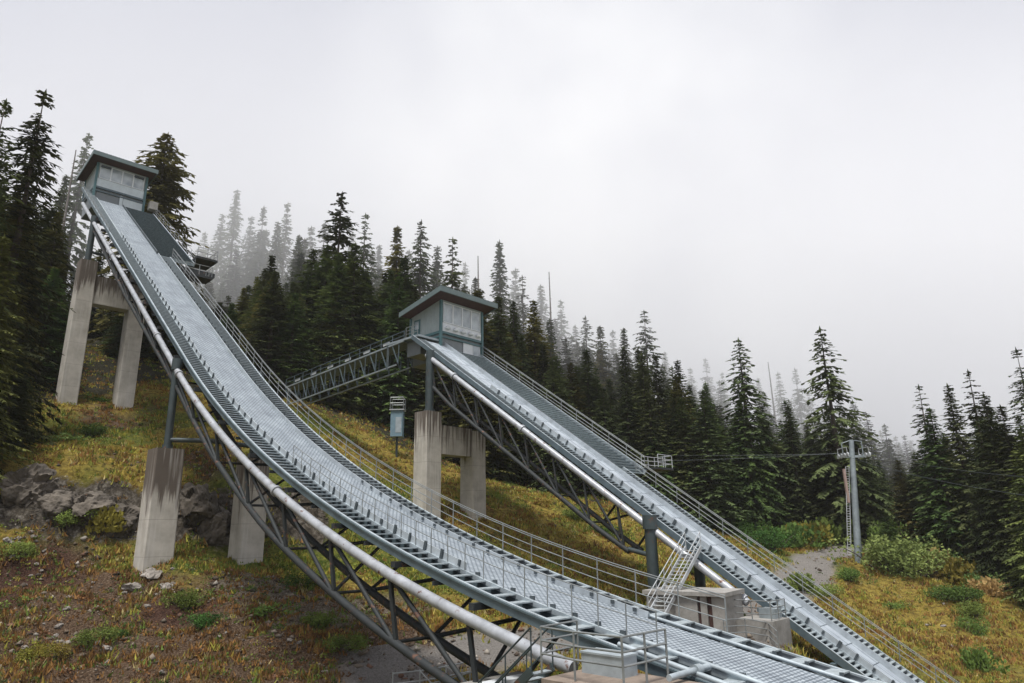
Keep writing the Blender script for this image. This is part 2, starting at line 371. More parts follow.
    nt.links.new(c, b.inputs['Base Color']); b.inputs['Roughness'].default_value = .95; b.inputs['Specular IOR Level'].default_value = .15
    bh = nd(nt, 'ShaderNodeMath', operation='ADD'); nt.links.new(nB, bh.inputs[0]); nt.links.new(nC, bh.inputs[1]); bump(nt, b, bh.outputs[0], 1.0, .3)
    me.materials.append(m); return o, X, Y, Z
GROUND, GX, GY, GZ = ground()
def gsurf(x, y):
    """height of the finished ground sheet"""
    j = int(np.clip(np.searchsorted(GX[0], x) - 1, 0, GX.shape[1] - 2)); i = int(np.clip(np.searchsorted(GY[:, 0], y) - 1, 0, GX.shape[0] - 2))
    u = (x - GX[0, j]) / (GX[0, j + 1] - GX[0, j]); v = (y - GY[i, 0]) / (GY[i + 1, 0] - GY[i, 0])
    return float((GZ[i, j] * (1 - u) + GZ[i, j + 1] * u) * (1 - v) + (GZ[i + 1, j] * (1 - u) + GZ[i + 1, j + 1] * u) * v)

def ground_hit(px, py, Y):
    """first point of the ground seen at photo position (px, py); Y is used if the sight line misses it"""
    prev = None
    for q in np.arange(24, 125, .5):
        p = sight(px, py, q)
        if gsurf(p[0], p[1]) >= p[2]: return p if q > 25 and abs(q - Y) < 16 else sight(px, py, Y)
    return sight(px, py, Y)

# ------------------------------------------------------------------ railings
def railing(J, parent, a, b, lat, h, rails, spacing, mat=M_RAIL, r=.024, dn0=0, name='railing', postr=.026):
    """rails swept along the deck edge, posts as its sub-parts"""
    mb = MB()
    for k in rails: J.pipe(mb, a, b, lat, dn0, r, 6, 1.2, dz=h * k)
    o = mb.build(name, mat, parent)
    A, B = J.al(a), J.al(b); n = max(1, int(round((B - A) / spacing)))
    for i in range(n + 1):
        q = J.s_of(A + (B - A) * i / n)
        MB().tube([J.pt(q, lat, dn0 - .12), J.pt(q, lat, dn0, h)], postr, 6).build('post', mat, o)
    return o
def flat_railing(parent, pts, h, rails=(1, .66, .33), mat=M_RAIL, r=.022, step=1.3, name='railing', kick=False):
    mb = MB(); pts = [np.array(p, float) for p in pts]
    for k in rails: mb.tube([p + np.array([0, 0, h * k]) for p in pts], r, 6)
    o = mb.build(name, mat, parent)
    for a, b in zip(pts[:-1], pts[1:]):
        n = max(1, int(round(np.linalg.norm(b - a) / step)))
        for i in range(n): MB().tube([a + (b - a) * i / n, a + (b - a) * i / n + np.array([0, 0, h])], r * 1.1, 6).build('post', mat, o)
    MB().tube([pts[-1], pts[-1] + np.array([0, 0, h])], r * 1.1, 6).build('post', mat, o)
    return o

# ------------------------------------------------------------------ near ski jump
def jump_a():
    J = JA; W = 5.46; E = -8.0
    t = thing('ski_jump', J.at(-1, W / 2, J.z(-1) - 1.2), 'nearer and larger ski jump inrun curving down from the upper left cabin to bottom right', 'ski jump')
    J.rect(MB(), E, 79.5, 1.14, 3.98, -.10, 0.0, .6, True).build('inrun_track', M_TRACK, t)
    J.rect(MB(), E, 80, 1.0, 4.3, -.34, -.104).build('deck_plate', M_BEAM, t)
    # edge beams
    mb = MB(); J.rect(mb, E, 84, -.02, .09, -.36, 0); J.rect(mb, E, 84, -.08, -.02, -.06, .0); mb.build('edge_beam', M_BEAM, t)
    mb = MB(); J.rect(mb, E, 62.5, W - .09, W + .02, -.36, 0); J.rect(mb, E, 62.5, W - .13, W - .09, -.05, .008); mb.build('edge_beam', M_GALVL, t)
    mb = MB(); J.rect(mb, E, 84, -.02, .10, .003, .028); mb.build('edge_cap', M_GALVL, t)
    # stairs either side
    s_ = J.treads(MB(), E + .3, 83.5, .12, 1.0).build('stairs', M_TREAD, t)
    J.rect(MB(), E, 83.5, .12, .98, -.36, -.33).build('shade_backing', M_GAP_SHADE, s_)  # added dark sheet, makes the open tread gaps read as shaded
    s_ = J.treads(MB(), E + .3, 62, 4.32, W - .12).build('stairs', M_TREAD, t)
    J.rect(MB(), E, 62, 4.34, W - .12, -.36, -.33).build('shade_backing', M_GAP_SHADE, s_)
    # wide start area at the top right
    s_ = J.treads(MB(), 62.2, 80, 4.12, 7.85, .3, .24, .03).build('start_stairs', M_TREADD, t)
    J.rect(MB(), 62, 80.2, 4.05, 7.9, -.36, -.30).build('shade_backing', M_TREADD, s_)  # added backing sheet, keeps the gaps of the start stairs dark
    J.rect(MB(), 62, 80.2, 7.86, 7.98, -.36, .04).build('edge_beam', M_GALVL, t)
    J.rect(MB(), 62.5, 79.6, 4.0, 4.1, -.1, .22).build('start_curb', M_POST, t)
    # kerbs and side boards of the track
    mb = MB(); J.rect(mb, E, 80, 1.0, 1.12, -.1, .07); mb.build('kerb', M_GALVL, t)
    mb = MB(); J.rect(mb, 7.2, 66, 1.07, 1.10, .07, .36); bo = mb.build('side_board', M_BOARD, t)
    A, B = J.al(7.6), J.al(65.5); n = int((B - A) / 1.15)
    for i in range(n):
        q = J.s_of(A + (B - A) * i / n)
        a = J.ang(q); ax = np.array([J.r, J.d * math.cos(a) + np.array([0, 0, math.sin(a)]), -J.d * math.sin(a) + np.array([0, 0, math.cos(a)])])
        MB().box(J.pt(q, 1.03, .25), (.06, .15 if i % 3 else .10, .40 if (i * 7) % 5 else .24), ax).build('board_post', M_POST, bo)
    mb = MB(); J.rect(mb, .8, 62, 3.99, 4.03, -.02, .22); mb.build('side_board', M_BOARD, t)
    mb = MB(); J.rect(mb, .8, 62, 4.035, 4.13, .03, .07); J.pipe(mb, .8, 62, 4.08, .13, .045); mb.build('ledge_rail', M_GALVL, t)
    mb = MB()
    A, B = J.al(E + .5), J.al(61); n = int((B - A) / 1.0)
    for i in range(n):
        q = J.s_of(A + i * 1.0); mb.box(J.pt(q, 4.33, .08), (.08, .10, .2), J.ax)
        if .8 < q < 20: mb.box(J.pt(q, 3.94, .16), (.05, .14, .13), J.ax)
        if q < 6.5: mb.box(J.pt(q + .4, 1.16, .10), (.08, .2, .15), J.ax)
    tag(mb.build('rail_brackets', M_POST, t), kind='stuff')
    mb = MB(); J.pipe(mb, E, -.9, .04, .09, .075, 10); J.pipe(mb, E, -.6, 1.02, .12, .07, 10); J.pipe(mb, E, 1.2, 4.2, .05, .06, 10); mb.build('guide_pipe', M_GALVL, t)
    mb = MB(); mb.tube([J.pt(-3.4, .75, .17), J.pt(-3.4, -1.2, .14)], .085, 12); mb.tube([J.pt(-3.4, .28, .16), J.pt(-3.4, .02, .16)], .14, 12); mb.build('cross_pipe', M_GALVL, t)
    railing(J, t, -1.6, 22, 1.03, 1.02, (1, .62), 1.15, M_RAIL, .02, .07, postr=.021)
    railing(J, t, -1.4, 62, W + .06, 1.18, (1, .93, .62, .31), 1.9, M_RAIL, .021, 0, postr=.028)
    railing(J, t, 62, 80.5, 8.0, 1.1, (1, .6, .3), 2.0, M_RAIL, .022, 0)
    railing(J, t, 66, 84, -.03, .55, (1, .5), 2.0, M_RAIL, .022, 0)
    # truss
    TL, TR, DZ = -.41, 5.9, -.92
    for lat in (TL, TR):
        mb = MB(); J.pipe(mb, 0.3, 79, lat, DZ, .22, 14, 1.2); ch = mb.build('top_chord', M_TUBE, t)
        for q in ((20.4, 37.0, 43, 60.8) if lat < 0 else (20.4,)):
            a = J.ang(q); ux = J.d * math.cos(a) + np.array([0, 0, math.sin(a)]); c = J.pt(q, lat, DZ)
            MB().tube([c - ux * .09, c + ux * .09], .30, 14).build('flange', M_TUBE, ch)
    def depth(q): return float(np.interp(q, [0, 22, 30, 38, 55, 72], [-3.45, -3.4, -2.95, -2.3, -2.6, -2.0]))
    def low(q, lat): return J.pt(q, lat, 0, depth(q))
    def top(q, lat): return J.pt(q, lat, DZ)
    BL, BR = -.30, 1.65
    for lat in (BL, BR):
        MB().tube([low(q, lat) for q in J.stations(4.4, 72, 1.2)], .17, 12).build('bottom_chord', M_DARK, t)
    nodes = [5.09 + i * 4.83 for i in range(14)] + [71.5]
    for i, q in enumerate(nodes):
        hi = q > 38
        MB().bar(top(q, TL), low(q - .15, BL), .15).build('brace', M_DARK, t)
        MB().tube([top(q, TR), low(q, BR)], .085, 8).build('brace', M_DARK, t)
        MB().tube([low(q, BL), low(q, BR)], .07, 8).build('brace', M_DARK, t)
        mb = MB(); mb.box(J.pt(q, (TL + TR) / 2, -.52), (TR - TL - .1, .28, .24), np.array([J.r, J.d, [0, 0, 1.]])); mb.build('cross_beam', M_DARK, t)
        if i:
            p = nodes[i - 1]; m = (p + q) / 2
            MB().tube([top(q, TL), low(p, BL)], .10, 10).build('brace', M_DARK, t)
            MB().tube([top(p, TR), low(q, BR)], .09, 8).build('brace', M_DARK, t)
            if i % 2: MB().tube([top(m, TR), low(p, BL)], .08, 8).build('brace', M_DARK, t)
            MB().box(J.pt(m, .75, -.46), (1.9, .1, .16), J.ax).build('cross_beam', M_DARK, t)
    # steel columns that stand on the piers
    for q, lat, zt in ((38.2, TL, 9.3), (38.2, TR, 9.0), (72, TL, 33.9), (72, 5.3, 33.9)):
        c = J.at(q, lat, zt); tp = J.pt(q, lat, -.5); tp[:2] = c[:2]
        mb = MB(); mb.tube([c + np.array([0, 0, -.12]), tp], .27 if q < 50 else .33, 14); mb.tube([tp - np.array([0, 0, .75]), tp + np.array([0, 0, .08])], .36, 14)
        mb.tube([c, c + np.array([0, 0, .35])], .36, 14); mb.build('column', M_COLUMN, t)
    MB().tube([J.at(38.2, TL, 10.0), J.at(36.2, 1.7, 9.9)], .17, 10).build('strut', M_COLUMN, t)
    MB().tube([J.at(38.2, TR, 10.0), J.at(36.2, 1.7, 9.9)], .17, 10).build('strut', M_COLUMN, t)
    MB().tube([J.at(72, TL, 35.2), J.at(72, 5.3, 35.2)], .16, 10).build('strut', M_COLUMN, t)
    # side landing near the top
    mb = MB(); mb.box(J.at(63.2, 9.1, J.z(63.2) - .1), (2.3, 3.4, .25), J.ax); mb.box(J.at(61.5, 7.6, J.z(61.5) - .8), (4.8, .5, .5), J.ax); mb.build('landing', M_DARK, t)
    zz = J.z(63.2) + .03
    flat_railing(t, [J.at(64.8, 8.1, zz), J.at(64.8, 10.2, zz), J.at(61.6, 10.2, zz), J.at(61.6, 8.0, zz)], 1.1, (1, .5), M_RAIL, .03, 1.1)
    mb = MB(); mb.box(J.at(58.6, 7.0, J.z(58.6) - .5), (3, 2.0, .25), J.ax); mb.build('landing', M_DARK, t)
    zz = J.z(58.6) - .36
    flat_railing(t, [J.at(59.5, 8.4, zz), J.at(57.7, 8.4, zz), J.at(57.7, 5.7, zz)], 1.1, (1, .5), M_RAIL, .03, 1.1)
    return t
JUMP_A = jump_a()

# ------------------------------------------------------------------ far ski jump
def jump_b():
    J = JB; E = 30.0; T = 75.5
    t = thing('ski_jump', J.at(40, 2.5, J.z(40) - 1.5), 'farther straight ski jump inrun with a wide dark stairway, running down from the middle cabin', 'ski jump')
    J.rect(MB(), E, T, 1.16, 3.66, -.10, 0.0, .8, True).build('inrun_track', M_TRACKB, t)
    J.rect(MB(), E, T, 1.0, 4.0, -.36, -.104).build('deck_plate', M_BEAM, t)
    mb = MB(); J.rect(mb, E, 76.2, -.02, .10, -.42, 0); mb.build('edge_beam', M_BEAM, t)
    mb = MB(); J.rect(mb, E, 76.2, -.03, .10, .003, .035); mb.build('edge_cap', M_GALVL, t)
    s_ = J.treads(MB(), E, 75.8, .13, 1.0).build('stairs', M_TREAD, t)
    J.rect(MB(), E, 75.8, .13, .98, -.40, -.36).build('shade_backing', M_GAP_SHADE, s_)  # sheet added below the treads, its dark colour stands for shade
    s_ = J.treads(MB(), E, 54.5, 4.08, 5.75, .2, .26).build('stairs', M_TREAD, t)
    J.rect(MB(), E, 54.5, 4.06, 5.75, -.40, -.37).build('shade_backing', M_GAP_SHADE, s_)
    J.rect(MB(), E, 54.8, 5.76, 5.9, -.4, .03).build('edge_beam', M_GALVL, t)
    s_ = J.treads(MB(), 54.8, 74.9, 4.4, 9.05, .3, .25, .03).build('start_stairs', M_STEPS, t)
    J.rect(MB(), 54.6, 75.1, 4.35, 9.1, -.40, -.33).build('shade_backing', M_TREADD, s_)  # added sheet that fills the start stair gaps with a dark tone
    J.rect(MB(), 54.6, 75.2, 9.1, 9.22, -.4, .05).build('edge_beam', M_GALVL, t)
    J.rect(MB(), 54.6, T, 4.2, 4.32, -.1, .25).build('start_curb', M_POST, t)
    mb = MB(); J.rect(mb, E, T, 1.0, 1.14, -.1, .08); mb.build('kerb', M_GALVL, t)
    mb = MB(); J.rect(mb, E, 66, 1.06, 1.09, .08, .42); bo = mb.build('side_board', M_BOARD, t)
    A, B = J.al(E + .5), J.al(66); n = int((B - A) / 1.05)
    for i in range(n):
        q = J.s_of(A + i * 1.05); a = J.ang(q)
        ax = np.array([J.r, J.d * math.cos(a) + np.array([0, 0, math.sin(a)]), -J.d * math.sin(a) + np.array([0, 0, math.cos(a)])])
        MB().box(J.pt(q, 1.02, .27), (.06, .12 if i % 4 else .2, .42 if (i * 5) % 3 else .22), ax).build('board_post', M_POST, bo)
    mb = MB(); J.rect(mb, E, T, 3.67, 3.71, -.02, .36); mb.build('side_board', M_BOARD, t)
    mb = MB(); J.rect(mb, E, T, 3.715, 3.95, .08, .12); J.pipe(mb, E, 54.6, 3.9, .18, .045); mb.build('ledge_rail', M_GALVL, t)
    mb = MB()
    for i in range(36):
        q = J.s_of(J.al(E + .4) + i * 1.0); mb.box(J.pt(q, 4.03, .06), (.10, .2, .3), J.ax)
    mb.build('rail_brackets', M_BEAM, t)
    railing(J, t, E, 54.2, 6.9, 1.15, (1, .9, .55, .25), 2.2, M_RAIL, .024, 0, postr=.03)
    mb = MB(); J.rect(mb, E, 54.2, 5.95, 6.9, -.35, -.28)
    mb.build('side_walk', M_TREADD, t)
    railing(J, t, 54.8, 75, 9.3, 1.15, (1, .9, .55, .25), 2.2, M_RAIL, .028, 0, postr=.03)
    TL, TR, DZ = -.57, 6.6, -.62
    for lat in (TL, TR):
        mb = MB(); J.pipe(mb, 41.6, 72.8, lat, DZ, .26, 14, 1.2); ch = mb.build('top_chord', M_TUBE, t)
        for q in ((41.9, 48, 60.2, 68.8) if lat < 0 else ()):
            a = J.ang(q); ux = J.d * math.cos(a) + np.array([0, 0, math.sin(a)]); c = J.pt(q, lat, DZ)
            MB().tube([c - ux * .12, c + ux * .12], .36, 14).build('flange', M_TUBE, ch)
    def low(q, lat): return J.pt(q, lat, 0, float(np.interp(q, [49, 53, 70, 73], [-3.6, -4.0, -3.9, -3.4])))
    def top(q, lat): return J.pt(q, lat, DZ)
    BL, BR = -.45, 1.3
    for lat in (BL, BR):
        MB().tube([low(q, lat) for q in J.stations(50.6, 72.4, 1.5)], .19, 12).build('bottom_chord', M_DARK, t)
    nodes = np.linspace(51, 72, 8)
    for i, q in enumerate(nodes):
        MB().bar(top(q, TL), low(q, BL), .14).build('brace', M_DARK, t)
        MB().tube([top(q, TR), low(q, BR)], .09, 8).build('brace', M_DARK, t)
        MB().tube([low(q, BL), low(q, BR)], .07, 8).build('brace', M_DARK, t)
        MB().box(J.pt(q, (TL + TR) / 2, -.58), (TR - TL - .1, .28, .26), J.ax).build('cross_beam', M_BEAM, t)
        if i:
            p = nodes[i - 1]
            MB().tube([top(q, TL), low(p, BL)], .10, 10).build('brace', M_DARK, t)
            MB().tube([top(p, TR), low(q, BR)], .09, 8).build('brace', M_DARK, t)
            MB().tube([top(p, TL), low((p + q) / 2, BR)], .06, 8).build('brace', M_GALV, t)
            MB().box(J.pt((p + q) / 2, .55, -.52), (2.0, .12, .18), J.ax).build('cross_beam', M_BEAM, t)
    for q in (33, 37, 41, 45):
        MB().box(J.pt(q, 2.7, -.58), (6.2, .28, .26), J.ax).build('cross_beam', M_BEAM, t)
    c = J.at(72.6, -.62, 35.3); tp = J.pt(72.6, -.62, .0); tp[:2] = c[:2]
    mb = MB(); mb.tube([c, tp], .42, 16); mb.tube([c - np.array([0, 0, .1]), c + np.array([0, 0, .3])], .55, 16); mb.build('column', M_COLUMN, t)
    tp = J.pt(48.6, -.75, .1); mb = MB(); g = gsurf(*tp[:2]); mb.tube([(tp[0], tp[1], g - 1), tp], .42, 16); mb.tube([tp - np.array([0, 0, .9]), tp + np.array([0, 0, .05])], .52, 16); mb.build('column', M_COLUMN, t)
    tp = J.pt(48.6, 6.5, -.5); mb = MB(); g = gsurf(*tp[:2]); mb.tube([(tp[0], tp[1], g - 1), tp], .4, 16); mb.build('column', M_COLUMN, t)
    MB().tube([J.pt(48.6, -.75, 0, -2.6), J.pt(50.6, -.45, 0, -3.6)], .17, 10).build('strut', M_COLUMN, t)
    # lower continuation of the big tube into the ground
    a = J.pt(40.2, -.9, -1.5); b = J.pt(33, -.9, -2.6); mb = MB(); mb.tube([a, b], .3, 14); mb.build('anchor_tube', M_TUBE, t)
    # side landing with railing on the right
    zz = J.z(54.9) - .05
    MB().box(J.at(54.3, 10.4, zz), (2.6, 1.9, .18), J.ax).build('landing', M_DARK, t)
    flat_railing(t, [J.at(55.2, 9.4, zz + .09), J.at(55.2, 11.6, zz + .09), J.at(53.4, 11.6, zz + .09), J.at(53.4, 9.2, zz + .09)], 1.1, (1, .66, .33), M_ALU, .03, 1.0)
    return t
JUMP_B = jump_b()

# ------------------------------------------------------------------ concrete piers
def pier_frame(J, q, lats, ws, ztops, beam, label, mat, taper=0.0, depth=1.7):
    z0 = max(ztops)
    base = J.at(q, sum(lats) / len(lats), z0); t = thing('concrete_pier', base, label, 'pier', 'concrete piers under the jumps')
    for lat, w, zt in zip(lats, ws, ztops):
        c = J.at(q, lat, zt); g = min(gsurf(c[0] + dx, c[1] + dy) for dx in (-1, 1) for dy in (-1, 1)) - .8
        mb = MB(); H = c[2] - g
        def ring(z, ww, dd):
            ch = .08
            return [J.at(q, lat, 0) * np.array([1, 1, 0]) + J.r * a + J.d * b + np.array([0, 0, z]) for a, b in
                    ((-ww / 2 + ch, -dd / 2), (ww / 2 - ch, -dd / 2), (ww / 2, -dd / 2 + ch), (ww / 2, dd / 2 - ch), (ww / 2 - ch, dd / 2), (-ww / 2 + ch, dd / 2), (-ww / 2, dd / 2 - ch), (-ww / 2, -dd / 2 + ch))]
        r0, r1 = ring(g, w * (1 + taper), depth * (1 + taper)), ring(c[2], w, depth)
        mb.add(r0 + r1, [(k, (k + 1) % 8, 8 + (k + 1) % 8, 8 + k) for k in range(8)] + [tuple(range(8, 16))])
        mb.build('pier_leg', mat, t)
    if beam:
        zb0, zb1 = beam; l0, l1 = lats[0] + ws[0] / 2 - .02, lats[1] - ws[1] / 2 + .02
        MB().box(J.at(q, (l0 + l1) / 2, (zb0 + zb1) / 2), (l1 - l0, depth * .8, zb1 - zb0), J.ax).build('pier_beam', mat, t)
    return t
pier_frame(JA, 38.2, (-.45,), (1.92,), (9.3,), None, 'leaning-stained front pier with brown streaks, left one of the pair before the rock face', M_CONC_D, .04, 1.9)
pier_frame(JA, 38.2, (6.0,), (1.85,), (9.0,), None, 'plain pier right of the stained one, partly behind the nearer jump truss', M_CONC, .04, 1.9)
pier_frame(JA, 72, (-.35, 5.2), (1.75, 1.75), (33.9, 33.9), (29.0, 32.3), 'tall H-shaped pier frame high on the slope under the top of the nearer jump', M_CONC_D, .03, 1.9)
pier_frame(JB, 72.6, (-.75, 5.35), (1.92, 1.85), (35.3, 33.9), (31.3, 34.1), 'H-shaped pier frame with one higher leg, under the top of the farther jump', M_CONC, .02, 1.9)

# ------------------------------------------------------------------ start cabins
def cabin(J, s0, l0, l1, dep, zb, zf, zt, roof, label, style):
    """zb deck, zf upper floor, zt wall top; roof = (front s, l0, l1, z under front, back s, z under back)"""
    s1 = s0 + dep; t = thing('start_cabin', J.at(s0 + dep / 2, (l0 + l1) / 2, zb), label, 'cabin', 'start cabins on top of the jumps')
    def bx(a, b, c, d, e, f): return MB().box(J.at((a + b) / 2, (c + d) / 2, (e + f) / 2), (d - c, b - a, f - e), J.ax)
    rs0, rl0, rl1, rz0, rs1, rz1 = roof
    def rz(q): return rz0 + (q - rs0) / (rs1 - rs0) * (rz1 - rz0)
    # upper body with a sloping top
    mb = MB(); mb.hexa([J.at(s0, l0, zf), J.at(s0, l1, zf), J.at(s1, l1, zf), J.at(s1, l0, zf), J.at(s0, l0, rz(s0) - .01), J.at(s0, l1, rz(s0) - .01), J.at(s1, l1, rz(s1) - .01), J.at(s1, l0, rz(s1) - .01)])
    wall = mb.build('wall', M_WALL, t)
    mb = MB()
    for k in range(int(dep / .42)):
        q = s0 + .25 + k * .42; mb.box(J.at(q, l0 - .012, (zf + rz(q)) / 2), (.024, .03, rz(q) - zf - .06), J.ax)
    mb.build('cladding_rib', M_WALL, wall)
    bx(s0 + .15, s1, l0 + .1, l1 - .1, zb - 1.4, zf - .005).build('lower_wall', M_SHUT, t)
    # floor band
    mb = MB(); 
    for z_, h_ in ((zf - .05, .26), (zf - .42, .16)): 
        mb.box(J.at((s0 + s1) / 2, (l0 + l1) / 2, z_ - (.14 if h_ < .2 else 0)), (l1 - l0 + .22, dep + .2, h_), J.ax)
    mb.build('floor_band', M_TRIM if style == 'B' else M_BEAM, t)
    for (q, l) in ((s0 - .03, l0), (s0 - .03, l1), (s1, l0)):
        zlow = (zb - .6) if q < s1 else zf
        MB().box(J.at(q, l, (zlow + rz(q) - .1) / 2), (.28, .24, rz(q) - .1 - zlow), J.ax).build('corner_post', M_TRIM, t)
    # roof
    mb = MB(); th = .14
    mb.hexa([J.at(rs0, rl0, rz0), J.at(rs0, rl1, rz0), J.at(rs1, rl1, rz1), J.at(rs1, rl0, rz1), J.at(rs0, rl0, rz0 + th), J.at(rs0, rl1, rz0 + th), J.at(rs1, rl1, rz1 + th), J.at(rs1, rl0, rz1 + th)])
    sf = mb.build('soffit', M_SOFF, t)
    mb = MB(); th2 = .42; o_ = .05
    def slab(a, b, c, d, lo, hi):
        mb.hexa([J.at(a, c, rz(a) + lo), J.at(a, d, rz(a) + lo), J.at(b, d, rz(b) + lo), J.at(b, c, rz(b) + lo), J.at(a, c, rz(a) + hi), J.at(a, d, rz(a) + hi), J.at(b, d, rz(b) + hi), J.at(b, c, rz(b) + hi)])
    slab(rs0 - o_, rs1 + o_, rl0 - o_, rl1 + o_, th + .004, th2)
    slab(rs0 - .16, rs0 - o_ - .003, rl0 - .14, rl1 + .14, -.12, th2 + .03)
    slab(rs0 - o_, rs1 + .1, rl0 - .14, rl0 - o_ - .003, -.12, th2 + .02)
    slab(rs0 - o_, rs1 + .1, rl1 + o_ + .003, rl1 + .14, -.12, th2 + .02)
    n = int((rl1 - rl0) / .45)
    for k in range(n + 1):
        l = rl0 + k * (rl1 - rl0) / n; slab(rs0 - .15, rs1, l - .03, l + .03, th2 + .004, th2 + .07)
    mb.build('roof', M_ROOF, t)
    H = rz(s0) - zf
    # window band on the front
    zw0, zw1 = zf + H * (.36 if style == 'A' else .30), zf + H * .93
    nw = 4; span = (l1 - .3) - (l0 + .3); w = span / nw
    bx(s0 - .03, s0 - .003, l0 + .15, l1 - .15, zf + .1, zw0 - .02).build('front_panel', M_WALLB if style == 'A' else M_WHITE, t)
    for k in range(nw):
        a = l0 + .3 + k * w; wf = MB(); e = .09
        for (c, d, z0, z1) in ((a, a + e, zw0, zw1), (a + w - e, a + w - .004, zw0, zw1), (a + e, a + w - e, zw0, zw0 + e), (a + e, a + w - e, zw1 - e, zw1)):
            wf.box(J.at(s0 - .045, (c + d) / 2, (z0 + z1) / 2), (d - c, .085, z1 - z0), J.ax)
        f = wf.build('window', M_WHITE, t)
        bx(s0 - .028, s0 - .006, a + e, a + w - e, zw0 + e, zw1 - e).build('pane', M_GLASS, f)
        if style == 'A' and k in (0, 3):
            bx(s0 - .24, s0 - .095, a + .05, a + w - .1, zw1 - .38, zw1 - .1).build('shade_box', M_POST, f)
    # lower front
    if style == 'B':
        bx(s0 + .08, s0 + .147, l0 + .3, l0 + 3.3, zb - 1.0, zf - .45).build('shutter', M_SHUT, t)
        bx(s0 + .02, s0 + .14, l0 + 3.4, l0 + 4.8, zb - 1.0, zf - .45).build('front_panel', M_WHITE, t)
        d = bx(s0 + .04, s0 + .14, l0 + 4.85, l1 - .2, zb - 1.0, zf - .45).build('door', M_WHITE, t)
        bx(s0 + .015, s0 + .038, l0 + 4.95, l1 - .3, zb - .8, zf - .6).build('pane', M_GLASS, d)
        mb = MB()
        for k in range(5):
            c = J.at(s0 - .22, l0 + .9 + k * 1.15, zf + .42); mb.tube([c + J.r * -.34, c + J.r * -.2 + np.array([0, 0, .1]), c + J.r * .2 + np.array([0, 0, .1]), c + J.r * .34], [.08, .2, .2, .08], 10)
        mb.build('lamp_housing', M_WHITE, t)
        q0 = s1 - 1.6; d = bx(q0, q0 + 1.0, l0 - .06, l0 - .003, zf + .05, zf + 2.1).build('door', M_TRIM, t)
        bx(q0 + .2, q0 + .8, l0 - .085, l0 - .062, zf + 1.0, zf + 1.9).build('pane', M_GLASS, d)
        c = J.at(s0 + 1.2, l1 - .4, rz(s0 + 1.2) + .45); mb = MB(); mb.tube([c, c + np.array([0, 0, 3.3])], .04, 6); mb.box(c + np.array([0, 0, .1]), (.4, .4, .1)); mb.build('antenna', M_POST, t)
        c = J.at(s0 + .8, l1 - .05 + .3, rz(s0) + .5); mb = MB(); mb.tube([c, c + np.array([0, 0, .35])], .05, 8); mb.tube([c + J.r * -.25 + np.array([0, 0, .45]), c + J.r * .3 + np.array([0, 0, .55])], .16, 10); mb.build('siren', M_SHUT, t)
    else:
        bx(s0 + .06, s0 + .147, l0 + .35, l0 + 3.0, zb - 1.0, zf - .45).build('shutter', M_SHUT, t)
        bx(s0 - .05, s0 + .14, l0 + 3.05, l0 + 3.45, zb - 1.0, zf - .42).build('front_panel', M_WALLB, t)
        bx(s0 - .02, s0 + .14, l0 + 3.5, l1 - .1, zb - 1.0, zf - .5).build('lower_panel', M_WALLB, t)
        c = J.at(s0 + 1.5, l1 - 1.9, rz(s0 + 1.5) + .4); mb = MB(); mb.tube([c, c + np.array([0, 0, 1.1])], .09, 8); mb.tube([c + np.array([0, 0, 1.0]), c + np.array([0, 0, 1.25])], .14, 8); mb.build('vent_pipe', M_POST, t)
        mb = MB(); mb.box(J.at(s0 - 1.0, 7.75, zb + .3), (1.0, 1.0, 1.1), J.ax); mb.build('control_box', M_CONC_L, t)
    return t
cabin(JA, 81.2, .85, 6.85, 5.6, 46.4, 47.75, 50.6, (79.5, -.1, 7.5, 51.35, 87.4, 50.75), 'grey cabin with a brown soffit on top of the nearer jump, against the sky', 'A')
cabin(JB, 75.2, 3.05, 9.3, 5.0, 43.2, 44.9, 48.0, (73.7, 1.65, 10.15, 48.85, 80.4, 47.45), 'pale cabin with white-framed windows and dark red soffit on the farther jump', 'B')
# walkway of the far cabin
def walkway_b():
    J = JB; t = thing('walkway_platform', J.at(77, 1.5, 41.5), 'steel platform along the left wall of the middle cabin', 'platform')
    MB().box(J.at(78.0, 1.5, 43.9), (2.9, 5.4, .22), J.ax).build('deck', M_GALV, t)
    MB().box(J.at(76.9, 1.9, 42.9), (2.2, 2.2, 1.6), J.ax).build('skirt', M_SHUT, t)
    for l in (.1, 2.9): MB().bar(J.at(80.4, l, 41), J.at(80.4, l, 43.8), .24).build('leg', M_COLUMN, t)
    flat_railing(t, [J.at(75.5, .1, 44.0), J.at(77.4, .1, 44.0)], 1.1, (1, .66, .33), M_RAIL, .03, .9)
    return t
walkway_b()

